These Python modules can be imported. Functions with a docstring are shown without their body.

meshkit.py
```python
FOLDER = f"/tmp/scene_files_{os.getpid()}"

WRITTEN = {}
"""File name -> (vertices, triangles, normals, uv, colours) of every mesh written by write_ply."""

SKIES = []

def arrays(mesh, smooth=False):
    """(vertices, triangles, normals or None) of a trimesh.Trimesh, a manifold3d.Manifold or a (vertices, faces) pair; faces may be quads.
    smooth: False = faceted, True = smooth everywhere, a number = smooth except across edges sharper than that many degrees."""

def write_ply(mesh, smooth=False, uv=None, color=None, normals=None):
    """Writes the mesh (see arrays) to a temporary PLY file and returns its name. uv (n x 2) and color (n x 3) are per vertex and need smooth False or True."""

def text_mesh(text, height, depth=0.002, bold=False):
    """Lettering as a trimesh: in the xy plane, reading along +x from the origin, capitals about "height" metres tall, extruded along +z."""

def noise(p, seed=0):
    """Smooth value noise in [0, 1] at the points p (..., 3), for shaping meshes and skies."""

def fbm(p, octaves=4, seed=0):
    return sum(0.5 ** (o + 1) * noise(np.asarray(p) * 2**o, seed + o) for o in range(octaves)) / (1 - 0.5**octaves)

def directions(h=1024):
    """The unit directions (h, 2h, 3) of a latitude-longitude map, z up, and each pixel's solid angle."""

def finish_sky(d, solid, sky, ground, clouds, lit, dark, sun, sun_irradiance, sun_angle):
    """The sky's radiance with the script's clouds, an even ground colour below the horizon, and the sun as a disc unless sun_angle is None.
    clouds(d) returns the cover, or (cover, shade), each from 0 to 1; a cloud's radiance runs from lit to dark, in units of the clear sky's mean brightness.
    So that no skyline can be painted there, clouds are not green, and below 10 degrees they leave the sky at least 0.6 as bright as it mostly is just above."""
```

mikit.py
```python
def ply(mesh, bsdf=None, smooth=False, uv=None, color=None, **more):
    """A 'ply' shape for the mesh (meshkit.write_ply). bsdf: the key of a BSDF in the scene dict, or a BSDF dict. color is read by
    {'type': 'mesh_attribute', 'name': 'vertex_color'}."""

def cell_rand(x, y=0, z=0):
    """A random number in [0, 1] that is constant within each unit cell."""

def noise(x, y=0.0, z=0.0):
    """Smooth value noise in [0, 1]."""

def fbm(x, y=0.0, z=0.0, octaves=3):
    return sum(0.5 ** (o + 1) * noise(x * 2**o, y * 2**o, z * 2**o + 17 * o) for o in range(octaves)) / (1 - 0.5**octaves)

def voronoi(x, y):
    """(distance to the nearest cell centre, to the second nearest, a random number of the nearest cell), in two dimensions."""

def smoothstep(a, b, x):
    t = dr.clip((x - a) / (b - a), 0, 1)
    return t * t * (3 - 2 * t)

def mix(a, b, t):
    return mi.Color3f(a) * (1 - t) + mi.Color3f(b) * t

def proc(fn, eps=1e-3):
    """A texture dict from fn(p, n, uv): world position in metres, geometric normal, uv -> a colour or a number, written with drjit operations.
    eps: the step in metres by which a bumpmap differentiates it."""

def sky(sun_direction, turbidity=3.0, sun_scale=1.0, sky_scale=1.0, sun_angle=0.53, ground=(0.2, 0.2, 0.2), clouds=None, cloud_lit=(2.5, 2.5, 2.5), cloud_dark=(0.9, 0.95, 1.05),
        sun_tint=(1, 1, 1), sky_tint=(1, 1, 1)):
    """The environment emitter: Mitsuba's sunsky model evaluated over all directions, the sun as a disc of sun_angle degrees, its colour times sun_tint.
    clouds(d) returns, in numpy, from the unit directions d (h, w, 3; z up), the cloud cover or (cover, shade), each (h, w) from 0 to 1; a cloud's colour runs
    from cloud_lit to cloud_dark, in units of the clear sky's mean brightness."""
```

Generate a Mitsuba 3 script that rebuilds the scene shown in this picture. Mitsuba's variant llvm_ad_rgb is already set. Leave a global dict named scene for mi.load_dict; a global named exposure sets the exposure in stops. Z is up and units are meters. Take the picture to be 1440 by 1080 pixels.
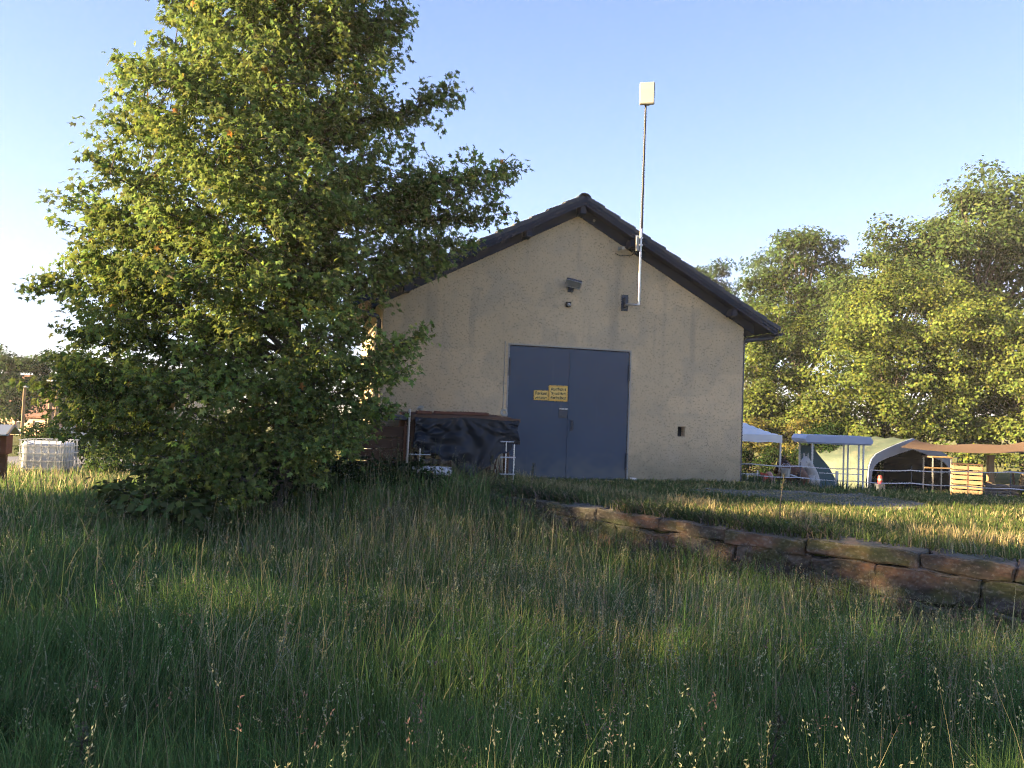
import math
import numpy as np
import trimesh
import shapely
import shapely.geometry as sg
import drjit as dr
import mitsuba as mi
import manifold3d as m3
import mikit
import meshkit
from mikit import proc, noise, fbm, voronoi, smoothstep, mix

T = mi.ScalarTransform4f
scene, labels = {}, {}

# ------------------------------------------------------------------ camera, sky, exposure
EYE = np.array([0.0, 0.0, 1.22])
PITCH, ROLL = math.radians(2.25), math.radians(2.11)
FWD = np.array([0, math.cos(PITCH), math.sin(PITCH)])
UP = np.array([0, -math.sin(PITCH), math.cos(PITCH)])
RIGHT = np.array([1.0, 0, 0])
up_roll = UP * math.cos(ROLL) - RIGHT * math.sin(ROLL)
scene['camera'] = {'type': 'perspective', 'fov': math.degrees(2 * math.atan(720 / 1088)), 'fov_axis': 'x',
                   'near_clip': 0.05, 'far_clip': 3000.0,
                   'to_world': T().look_at(origin=EYE.tolist(), target=(EYE + FWD).tolist(), up=up_roll.tolist())}
SUN_EL = math.radians(15.5)
SUN = np.array([-0.97 * math.cos(SUN_EL), -0.243 * math.cos(SUN_EL), math.sin(SUN_EL)])
scene['sky_light'] = mikit.sky(SUN.tolist(), turbidity=2.4, ground=(0.12, 0.14, 0.08), sun_scale=2.1, sun_tint=(.95, 1.0, 1.06), sky_tint=(.96, .86, 1.12))
exposure = 3.78

# ------------------------------------------------------------------ helpers
def key_for(name, parent=None):
    base = (parent + '__' if parent else '') + name
    k, i = base, 0
    while k in scene or k in labels or k in taken:
        i += 1
        k = f'{base}_{i:03d}'
    taken.add(k)
    return k
taken = set()

def thing(name, label, cat, group=None):
    k = key_for(name)
    labels[k] = {'label': label, 'category': cat}
    if group:
        labels[k]['group'] = group
    return k

def part(name, parent, mesh, mat, smooth=False, label=None, kind=None, **kw):
    k = key_for(name, parent)
    scene[k] = mikit.ply(mesh, mat, smooth=smooth, **kw)
    if label or kind:
        labels[k] = {}
        if label: labels[k]['label'] = label
        if kind: labels[k]['kind'] = kind
    return k

def single(name, label, cat, mesh, mat, smooth=False, group=None, kind=None, **kw):
    k = thing(name, label, cat, group)
    scene[k] = mikit.ply(mesh, mat, smooth=smooth, **kw)
    if kind: labels[k]['kind'] = kind
    return k

def struct(name, mesh, mat, smooth=False, **kw):
    k = key_for(name)
    scene[k] = mikit.ply(mesh, mat, smooth=smooth, **kw)
    labels[k] = {'kind': 'structure'}
    return k

cat = trimesh.util.concatenate

def rotz(a):
    c, s = math.cos(a), math.sin(a)
    M = np.eye(4); M[:2, :2] = [[c, -s], [s, c]]
    return M

def rot(axis, a):
    return trimesh.transformations.rotation_matrix(a, axis)

def move(m, p=(0, 0, 0), M=None):
    m = m.copy()
    if M is not None: m.apply_transform(M)
    m.apply_translation(p)
    return m

def box(x0, x1, y0, y1, z0, z1, c=0.0):
    """box between limits, edges chamfered by c"""
    cx, cy, cz = (x0 + x1) / 2, (y0 + y1) / 2, (z0 + z1) / 2
    a, b, d = abs(x1 - x0) / 2, abs(y1 - y0) / 2, abs(z1 - z0) / 2
    if c <= 0:
        m = trimesh.creation.box((2 * a, 2 * b, 2 * d))
    else:
        c = min(c, .45 * a, .45 * b, .45 * d)
        pts = []
        for sx in (-1, 1):
            for sy in (-1, 1):
                for sz in (-1, 1):
                    pts += [(sx * a, sy * (b - c), sz * (d - c)), (sx * (a - c), sy * b, sz * (d - c)), (sx * (a - c), sy * (b - c), sz * d)]
        m = trimesh.convex.convex_hull(np.array(pts))
    m.apply_translation((cx, cy, cz))
    return m

def bar(p0, p1, w, d=None, c=0.0, upv=(0, 0, 1)):
    """rectangular bar from p0 to p1"""
    p0, p1 = np.array(p0, float), np.array(p1, float)
    L = np.linalg.norm(p1 - p0)
    m = box(-w / 2, w / 2, -(d or w) / 2, (d or w) / 2, 0, L, c)
    z = (p1 - p0) / L
    x = np.cross(upv, z)
    if np.linalg.norm(x) < 1e-4: x = np.array([1.0, 0, 0])
    x /= np.linalg.norm(x)
    y = np.cross(z, x)
    M = np.eye(4); M[:3, 0], M[:3, 1], M[:3, 2], M[:3, 3] = x, y, z, p0
    m.apply_transform(M)
    return m

def tube(pts, r, sides=8, cap=True):
    p = np.asarray(pts, float)
    r = np.broadcast_to(np.asarray(r, float), (len(p),))
    t = np.gradient(p, axis=0)
    t /= np.linalg.norm(t, axis=1, keepdims=True) + 1e-12
    ref = np.array([0, 0, 1.0]) if abs(t[0, 2]) < .9 else np.array([1.0, 0, 0])
    a = np.cross(t, ref); a /= np.linalg.norm(a, axis=1, keepdims=True) + 1e-12
    b = np.cross(t, a)
    ang = np.arange(sides) * 2 * np.pi / sides
    v = p[:, None] + r[:, None, None] * (np.cos(ang)[None, :, None] * a[:, None] + np.sin(ang)[None, :, None] * b[:, None])
    i, j = np.meshgrid(np.arange(len(p) - 1), np.arange(sides), indexing='ij')
    q = np.stack([i * sides + j, i * sides + (j + 1) % sides, (i + 1) * sides + (j + 1) % sides, (i + 1) * sides + j], -1).reshape(-1, 4)
    f = np.vstack([q[:, [0, 2, 1]], q[:, [0, 3, 2]]])
    v = v.reshape(-1, 3)
    if cap:
        n = len(v)
        v = np.vstack([v, p[:1], p[-1:]])
        j = np.arange(sides); k = (j + 1) % sides
        o = (len(p) - 1) * sides
        f = np.vstack([f, np.stack([j, k, j * 0 + n], 1), np.stack([o + k, o + j, j * 0 + n + 1], 1)])
    return trimesh.Trimesh(v, f, process=False)

def prism(poly, z0, z1):
    m = trimesh.creation.extrude_polygon(poly, z1 - z0, engine='earcut')
    m.apply_translation((0, 0, z0))
    return m

def lathe(profile, n=24):
    return trimesh.creation.revolve(np.array(profile, float), sections=n)

def grid_mesh(P):
    """P: (n, m, 3) grid of points -> mesh"""
    n, m = P.shape[:2]
    i, j = np.meshgrid(np.arange(n - 1), np.arange(m - 1), indexing='ij')
    a = i * m + j
    q = np.stack([a, a + m, a + m + 1, a + 1], -1).reshape(-1, 4)
    return trimesh.Trimesh(P.reshape(-1, 3), np.vstack([q[:, [0, 1, 2]], q[:, [0, 2, 3]]]), process=False)

def sheet(P, thick=0.004):
    """closed thin cloth from a grid"""
    nrm = np.cross(np.gradient(P, axis=0), np.gradient(P, axis=1))
    nrm /= np.linalg.norm(nrm, axis=2, keepdims=True) + 1e-12
    A, Bm = grid_mesh(P + nrm * thick / 2), grid_mesh(P - nrm * thick / 2)
    Bm.faces = Bm.faces[:, ::-1]
    n, m = P.shape[:2]
    loop = [i * m for i in range(n)] + [(n - 1) * m + j for j in range(1, m)] + [i * m + m - 1 for i in range(n - 2, -1, -1)] + [j for j in range(m - 2, 0, -1)]
    o = n * m
    f = []
    for a, b in zip(loop, loop[1:] + loop[:1]):
        f += [[a, b + o, b], [a, a + o, b + o]]
    v = np.vstack([A.vertices, Bm.vertices])
    return trimesh.Trimesh(v, np.vstack([A.faces, Bm.faces + o, f]), process=False)

def nz(p, s, seed=0):
    return meshkit.noise(np.asarray(p) * s, seed)

def S(a, b, x):
    t = np.clip((np.asarray(x, float) - a) / (b - a), 0, 1)
    return t * t * (3 - 2 * t)

def rough_stone(sx, sy, sz, rng, amp=0.03):
    m = box(-sx / 2, sx / 2, -sy / 2, sy / 2, 0, sz, 0.014)
    m = m.subdivide_to_size(max(sx, sz) / 8.0, max_iter=5)
    o = rng.uniform(0, 100, 3)
    v = np.array(m.vertices)
    d = np.stack([nz(v + o + 7 * k, 4.0) + .6 * nz(v + o + 9 * k, 10.0) + .35 * nz(v + o + 5 * k, 21.0) - .97 for k in range(3)], 1)
    m.vertices = v + d * amp * 2
    return m

# ------------------------------------------------------------------ materials
def rgb(*c):
    return {'type': 'rgb', 'value': list(c)}

def principled(col, rough=.7, spec=.3, metal=0.0, **k):
    return {'type': 'principled', 'base_color': col if isinstance(col, dict) else rgb(*col), 'roughness': rough, 'specular': spec, 'metallic': metal, **k}

def two(b):
    return {'type': 'twosided', 'nested': b}

def bump(b, fn, scale=1.0, eps=2e-3):
    return {'type': 'bumpmap', 'arbitrary': proc(fn, eps), 'scale': scale, 'nested': b}

VC = {'type': 'mesh_attribute', 'name': 'vertex_color'}

def plaster_col(p, n, uv):
    big = fbm(p.x * .7, p.y * .7, p.z * .7, 3)
    mid = fbm(p.x * 3.1 + 9, p.y * 3.1, p.z * 2.2, 3)
    pit = smoothstep(.66, .78, noise(p.x * 44, p.y * 44, p.z * 34)) * .22
    pit2 = smoothstep(.6, .8, noise(p.x * 90, p.y * 90, p.z * 80)) * .14
    c = mix((.475, .37, .235), (.57, .45, .295), big)
    c = mix(c, (.41, .345, .25), smoothstep(.42, .75, mid) * .6)
    streak = smoothstep(.55, .8, fbm(p.x * 5, p.y * 5, p.z * .35, 3)) * smoothstep(1.2, 3.6, p.z)
    c = mix(c, (.30, .26, .20), streak * .55)
    damp = smoothstep(.9, .0, p.z + .8 * (mid - .5)) 
    c = mix(c, (.20, .19, .14), damp * .8)
    crack = smoothstep(.006, .0, dr.abs(fbm(p.x * .8 + 2, p.y * .8, p.z * .9, 4) - .5)) * smoothstep(.5, .6, noise(p.x * .9, p.y * .9, p.z * .9 + 8))
    c = mix(c, (.20, .18, .15), crack * .3)
    patch = smoothstep(.60, .63, fbm(p.x * .9 + 4, p.y * .9, p.z * 1.3, 2))
    c = mix(c, c * mi.Color3f(1.10, 1.08, 1.06), patch)
    return c * (1 - dr.minimum(pit + pit2, .6))

def plaster_h(p, n, uv):
    return .016 * fbm(p.x * 19, p.y * 19, p.z * 17, 3) + .007 * noise(p.x * 60, p.y * 60, p.z * 60)

scene['mat_plaster'] = bump(principled(proc(plaster_col), .95, .1), plaster_h, 1.0, 4e-3)

def door_col(p, n, uv):
    c = mix((.030, .052, .092), (.038, .063, .110), fbm(p.x * 2, p.y * 2, p.z * 1.2, 3))
    drip = smoothstep(.6, .85, fbm(p.x * 9, p.y * 9, p.z * .6, 3))
    c = mix(c, (.07, .085, .12), drip * .3)
    dirt = smoothstep(.55, .0, p.z + .5 * (fbm(p.x * 6, p.y * 6, p.z * 6, 2) - .5))
    c = mix(c, (.12, .125, .11), dirt * .55)
    scr = smoothstep(.79, .83, fbm(p.x * 7 + 3, p.y * 7, p.z * 16, 3)) * smoothstep(.5, .1, p.z)
    return mix(c, (.5, .5, .48), scr * .8)
scene['mat_door'] = bump(principled(proc(door_col), .5, .4), lambda p, n, uv: .0016 * fbm(p.x * 2.5, p.y * 2.5, p.z * 2, 2), 1.0, 1e-2)

def tile_col(p, n, uv):
    c = mix((.040, .046, .060), (.075, .080, .095), fbm(p.x * 3, p.y * 3, p.z * 3, 3))
    return mix(c, (.14, .13, .10), smoothstep(.6, .8, fbm(p.x * 8, p.y * 8, p.z * 8, 2)) * .6)
scene['mat_frame'] = principled((.30, .295, .28), .7, .3)
scene['mat_tile'] = principled(proc(tile_col), .75, .3)

def timber(a, b, scale=1.0, axis='h'):
    def fn(p, n, uv):
        g = fbm(p.x * 6 * scale, p.y * 6 * scale, p.z * 60 * scale, 3)
        w = fbm(p.x * 2, p.y * 2, p.z * 2 + 5, 2)
        return mix(a, b, dr.clip(.65 * g + .5 * w - .05, 0, 1))
    return fn
scene['mat_bargeboard'] = principled(proc(timber((.016, .025, .046), (.027, .040, .068))), .7, .2)
scene['mat_brown_timber'] = principled(proc(timber((.05, .03, .022), (.14, .085, .06))), .85, .15)
scene['mat_grey_timber'] = principled(proc(timber((.10, .09, .085), (.20, .18, .16))), .85, .15)
scene['mat_pale_timber'] = principled(proc(timber((.19, .13, .072), (.32, .225, .135))), .75, .2)
scene['mat_red_timber'] = principled(proc(timber((.10, .045, .03), (.16, .075, .05))), .85, .15)
def steel_col(p, n, uv):
    return mix((.42, .43, .44), (.62, .63, .63), fbm(p.x * 14, p.y * 14, p.z * 9, 3))
scene['mat_galvanised'] = principled(proc(steel_col), .42, .5, .75)
scene['mat_dark_steel'] = principled((.055, .06, .075), .5, .4)
scene['mat_rust_pole'] = principled(proc(lambda p, n, uv: mix((.30, .27, .24), (.50, .48, .46), fbm(p.x * 20, p.y * 20, p.z * 5, 3))), .6, .3, .3)
scene['mat_white_plastic'] = principled(proc(lambda p, n, uv: mix((.28, .27, .24), (.36, .35, .31), fbm(p.x * 6, p.y * 6, p.z * 6, 2))), .45, .4)
scene['mat_white_paint'] = principled((.55, .545, .53), .5, .4)
scene['mat_black_plastic'] = principled((.02, .021, .024), .45, .4)
scene['mat_lens_glass'] = principled((.26, .28, .31), .1, .7)
scene['mat_tarpaulin'] = two(principled((.007, .010, .017), .5, .35))
scene['mat_sign_yellow'] = principled((.66, .38, .07), .5, .3)
scene['mat_sign_face'] = principled((.74, .50, .15), .5, .3)
scene['mat_print'] = principled((.03, .025, .02), .6, .2)

def stone_col(p, n, uv):
    a = fbm(p.x * 1.6, p.y * 1.6, p.z * 1.6, 3)
    b = fbm(p.x * 9, p.y * 9, p.z * 9, 3)
    c = mix((.050, .045, .040), (.165, .095, .060), smoothstep(.38, .62, a) * smoothstep(.3, .6, fbm(p.x * 5, p.y * 5, p.z * 5 + 4, 3)))
    c = mix(c, (.18, .16, .14), smoothstep(.55, .75, b) * .3)
    c = mix(c, (.05, .052, .035), smoothstep(.5, .75, fbm(p.x * 3 + 7, p.y * 3, p.z * 5, 3)) * .7)
    c = mix(c, (.055, .066, .030), smoothstep(.5, .66, fbm(p.x * 2.4 + 11, p.y * 2.4, p.z * 4, 3)) * .75)
    c = mix(c, (.21, .20, .18), smoothstep(.56, .70, fbm(p.x * 38, p.y * 38, p.z * 38, 3)) * .3)
    top = smoothstep(.5, .9, n.z)
    return mix(c, (.12, .115, .10), top * .6) * (.75 + .5 * noise(p.x * 40, p.y * 40, p.z * 40))
scene['mat_stone'] = bump(principled(proc(stone_col), .95, .1), lambda p, n, uv: .03 * fbm(p.x * 9, p.y * 9, p.z * 9, 4), 1.0, 4e-3)

def soil_col(p, n, uv):
    a = fbm(p.x * .8, p.y * .8, 0, 3)
    b = fbm(p.x * 12, p.y * 12, 3, 3)
    c = mix((.06, .075, .028), (.11, .11, .045), a)
    return mix(c, (.11, .09, .05), smoothstep(.55, .8, b) * .6)
scene['mat_soil'] = principled(proc(soil_col), .95, .05)

def gravel_col(p, n, uv):
    f1, f2, r = voronoi(p.x * 22, p.y * 22)
    a = fbm(p.x * 1.7, p.y * 1.7, 0, 3)
    c = mix((.10, .096, .085), (.18, .172, .155), r)
    return mix(c, (.085, .085, .05), smoothstep(.42, .62, a) * .7)
scene['mat_gravel'] = bump(principled(proc(gravel_col), .95, .1), lambda p, n, uv: .012 * (1 - voronoi(p.x * 22, p.y * 22)[0]) + .03 * fbm(p.x * 3, p.y * 3, 0, 2), 1.0, 4e-3)
scene['mat_asphalt'] = principled(proc(lambda p, n, uv: mix((.14, .14, .15), (.20, .20, .205), fbm(p.x * 1.5, p.y * 1.5, 0, 4))), .9, .2)

scene['mat_leaf'] = {'type': 'principledthin', 'base_color': VC, 'roughness': .5, 'diff_trans': 0.8, 'spec_trans': 0.0}
scene['mat_grass'] = {'type': 'principledthin', 'base_color': VC, 'roughness': .6, 'diff_trans': 1.0, 'spec_trans': 0.0}
def bark_col(p, n, uv):
    return mix((.05, .042, .035), (.13, .11, .09), fbm(p.x * 16, p.y * 16, p.z * 4, 3))
scene['mat_bark'] = principled(proc(bark_col), .95, .1)
def birch_col(p, n, uv):
    m = smoothstep(.58, .68, fbm(p.x * 14, p.y * 14, p.z * 30, 3))
    return mix((.58, .58, .60), (.06, .055, .055), m)
scene['mat_birch'] = principled(proc(birch_col), .8, .2)
scene['mat_log_end'] = principled(proc(lambda p, n, uv: mix((.24, .17, .10), (.42, .31, .19), fbm(p.x * 30, p.y * 30, p.z * 30, 2))), .85, .1)
scene['mat_white_canvas'] = {'type': 'principledthin', 'base_color': rgb(.78, .78, .78), 'roughness': .6, 'diff_trans': .3, 'spec_trans': 0.0}
scene['mat_blue_canvas'] = two(principled(proc(lambda p, n, uv: mix((.30, .36, .50), (.38, .44, .57), fbm(p.x * 3, p.y * 3, p.z * 6, 2))), .55, .3))
def tent_col(p, n, uv):
    c = mix((.062, .085, .062), (.092, .115, .082), fbm(p.x * 2, p.y * 2, p.z * 2, 3))
    return mix(c, (.15, .14, .095), smoothstep(.55, .8, fbm(p.x * 5, p.y * 5, p.z * 3, 3)) * .5)
scene['mat_teal_sheet'] = principled(proc(lambda p, n, uv: mix((.065, .115, .135), (.09, .15, .17), fbm(p.x * 3, p.y * 3, p.z * 2, 3))), .6, .3)
scene['mat_tent'] = two(principled(proc(tent_col), .6, .3))
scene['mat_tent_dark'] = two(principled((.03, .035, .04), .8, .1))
scene['mat_sail'] = {'type': 'principledthin', 'base_color': rgb(.145, .10, .072), 'roughness': .7, 'diff_trans': .4, 'spec_trans': 0.0}
scene['mat_red_cloth'] = two(principled((.42, .07, .06), .8, .1))
scene['mat_pink_cloth'] = two(principled((.66, .42, .38), .8, .1))
scene['mat_fence_tape'] = principled((.46, .47, .50), .6, .2)
scene['mat_brown_coat'] = principled(proc(lambda p, n, uv: mix((.085, .04, .025), (.14, .065, .04), fbm(p.x * 5, p.y * 5, p.z * 5, 3))), .6, .3)
scene['mat_grey_coat'] = principled(proc(lambda p, n, uv: mix((.30, .285, .27), (.42, .40, .38), fbm(p.x * 5, p.y * 5, p.z * 5, 3))), .6, .3)
scene['mat_mane'] = principled((.035, .022, .018), .7, .2)
scene['mat_pale_mane'] = principled((.58, .55, .51), .7, .2)
scene['mat_brick'] = principled(proc(lambda p, n, uv: mix((.20, .07, .05), (.32, .12, .08), fbm(p.x * 3, p.y * 3, p.z * 8, 3))), .9, .1)
scene['mat_pink_wall'] = principled(proc(lambda p, n, uv: mix((.50, .30, .22), (.58, .36, .27), fbm(p.x, p.y, p.z, 3))), .9, .1)
scene['mat_clay_roof'] = principled(proc(lambda p, n, uv: mix((.13, .07, .055), (.20, .11, .085), fbm(p.x * 2, p.y * 2, p.z * 5, 3))), .85, .2)
scene['mat_pane'] = principled((.03, .035, .04), .08, .6)
scene['mat_ibc_tank'] = principled(proc(lambda p, n, uv: mix((.40, .41, .44), (.62, .63, .66), smoothstep(-.28, -.22, p.z))), .4, .4)
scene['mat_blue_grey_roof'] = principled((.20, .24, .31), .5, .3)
scene['mat_red_plastic'] = principled((.45, .05, .04), .4, .4)
scene['mat_rubber'] = principled((.02, .02, .02), .8, .2)

# ------------------------------------------------------------------ terrain
RAMP = np.array([(-0.95, 12.35), (0.27, 11.28), (1.53, 10.03), (2.65, 8.85), (3.8, 7.92), (4.75, 7.14), (6.2, 5.95), (7.6, 4.8)])
PLAT = sg.Polygon([*RAMP.tolist(), (13, 7), (14, 12.2), (9.4, 14.3), (5.6, 14.9), (5.0, 16.2), (3.2, 24), (-6.5, 21.5), (-4.6, 14.2)])
RAMP_LINE = sg.LineString(RAMP)
shapely.prepare(PLAT)

def low(x, y):
    r = np.hypot(x, y)
    z = -.45 - .22 * S(1.5, 9, r) - .12 * S(1.0, 4.5, x) * S(1.5, 6, y) - .24 * S(-1.2, 1.6, x) * S(3, 7.5, y) * (1 - .7 * S(12, 17, y))
    z = z - .03 * S(13.5, 21, y) * S(1, 6, x)
    z = z - 1.2 * S(18, 75, r) * S(4, -10, x) - .1 * S(10, 20, r)
    bumpy = (meshkit.noise(np.stack([x * .5, y * .5, x * 0], -1), 3) - .5) * .14 + (meshkit.noise(np.stack([x * 1.7, y * 1.7, x * 0], -1), 4) - .5) * .05
    return z + bumpy * S(0.5, 3, r)

def gz(x, y):
    x, y = np.asarray(x, float), np.asarray(y, float)
    shp = x.shape
    xf, yf = x.ravel(), y.ravel()
    lo = low(xf, yf)
    near = (np.abs(xf) < 40) & (yf > -10) & (yf < 45)
    z = lo.copy()
    if near.any():
        pts = shapely.points(xf[near], yf[near])
        inside = shapely.contains(PLAT, pts)
        dp = shapely.distance(PLAT, pts)
        db = shapely.distance(PLAT.exterior, pts)
        dw = shapely.distance(RAMP_LINE, pts)
        wall_in = inside & (dw < .34)
        out_bank = (~inside) & (dw > dp + .02)
        k = np.where(inside, np.where(wall_in, S(.12, .30, dw), 1.0), np.where(out_bank, 1 - S(0, 3.2, dp), 0.0))
        # along the buried west end of the ramp the ground climbs
        rise = S(.4, -.9, xf[near]) * S(1.4, .1, dw) * (~inside) * .75
        k = np.maximum(k, rise)
        micro = (meshkit.noise(np.stack([xf[near] * 1.3, yf[near] * 1.3, xf[near] * 0], -1), 9) - .5) * .05
        z[near] = lo[near] * (1 - k) + micro * k
    return z.reshape(shp)

def axis(lo_, hi_, step, far, g=1.22):
    a = list(np.arange(lo_, hi_ + 1e-6, step))
    d = step
    while a[-1] < far:
        d *= g; a.append(a[-1] + d)
    d = step
    while a[0] > -far:
        d *= g; a.insert(0, a[0] - d)
    return np.array(a)

gx, gy = axis(-16, 20, .2, 500), axis(-2, 30, .2, 500)
GX, GY = np.meshgrid(gx, gy, indexing='ij')
struct('ground', grid_mesh(np.stack([GX, GY, gz(GX, GY)], -1)), 'mat_soil', smooth=True)

# road far left, gravel on the platform
rx, ry = np.meshgrid(np.linspace(-42, -9.5, 60), np.linspace(0, 1, 16), indexing='ij')
RY = 20.2 + ry * 6.5 + (rx + 9.5) * -.12
road = np.stack([rx, RY, gz(rx, RY) * 1.0 + .05], -1)
struct('road', grid_mesh(road), 'mat_asphalt', smooth=True)
gp = sg.Polygon([(3.4, 13.5), (4.6, 14.2), (6.0, 13.7), (6.5, 12.4), (5.8, 11.9), (4.7, 12.5)]).buffer(.35, join_style=1)
gm = grid_mesh(np.stack([*np.meshgrid(np.linspace(1.5, 9, 76), np.linspace(9, 15.5, 66), indexing='ij'), np.zeros((76, 66))], -1))
cent = gm.triangles_center
jit = (meshkit.noise(cent * 2.2, 5) - .5) * .8
inside = np.array([gp.buffer(j).covers(sg.Point(c[0], c[1])) for c, j in zip(cent, jit)])
gm.update_faces(inside); gm.remove_unreferenced_vertices()
v = np.array(gm.vertices); v[:, 2] = gz(v[:, 0], v[:, 1]) + .022; gm.vertices = v
struct('gravel_path', gm, 'mat_gravel', smooth=True)

# ------------------------------------------------------------------ the shed
TH = math.radians(14.7)
U = np.array([math.cos(TH), math.sin(TH), 0]); N = np.array([math.sin(TH), -math.cos(TH), 0])
B0 = np.array([1.175, 14.952, 0])
BM = np.eye(4); BM[:3, 0], BM[:3, 1], BM[:3, 2], BM[:3, 3] = U, -N, [0, 0, 1], B0     # local (s along gable, d into the building, z)

def bl(m):
    m = m.copy(); m.apply_transform(BM); return m

W, LEN, ZAP, PIT, OV = 3.678, 5.8, 5.479, math.radians(28.05), .336
TP = math.tan(PIT)
DL, DR_, DZ = -1.285, 1.174, 2.542
shed = thing('storage_shed', 'plastered tan gable shed with blue double steel door and dark tiled roof', 'shed')

def flip_xz(poly, d0, d1):
    """polygon in (s, z) extruded from d0 to d1"""
    m = trimesh.creation.extrude_polygon(poly, d1 - d0, engine='earcut')
    v = np.array(m.vertices)
    m = trimesh.Trimesh(np.stack([v[:, 0], v[:, 2] + d0, v[:, 1]], 1), m.faces[:, ::-1], process=False)
    return m

def under(s, drop):
    return ZAP - drop - abs(s) * TP

front = sg.Polygon([(-W, -.5), (W, -.5), (W, under(W, .2)), (0, under(0, .2)), (-W, under(W, .2))])
front = front.difference(sg.box(DL, -.6, DR_, DZ)).difference(sg.box(2.25, .90, 2.41, 1.10))
back = sg.Polygon([(-W, -1.6), (W, -1.6), (W, under(W, .2)), (0, under(0, .2)), (-W, under(W, .2))])
walls = [flip_xz(front, 0, .36), flip_xz(back, LEN - .36, LEN)]
for s in (-1, 1):
    x0, x1 = sorted((s * W, s * (W - .36)))
    walls.append(box(x0, x1, .36, LEN - .36, -1.6, under(W, .2) - .02))
wk = part('wall', shed, bl(cat(walls)), 'mat_plaster')
part('vent_grille', shed, bl(cat([box(2.25, 2.41, .16, .18, .90, 1.10)] + [box(2.255, 2.405, .145, .158, .915 + i * .04, .93 + i * .04) for i in range(5)])), 'mat_black_plastic', label='small dark square vent low in the gable')
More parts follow.
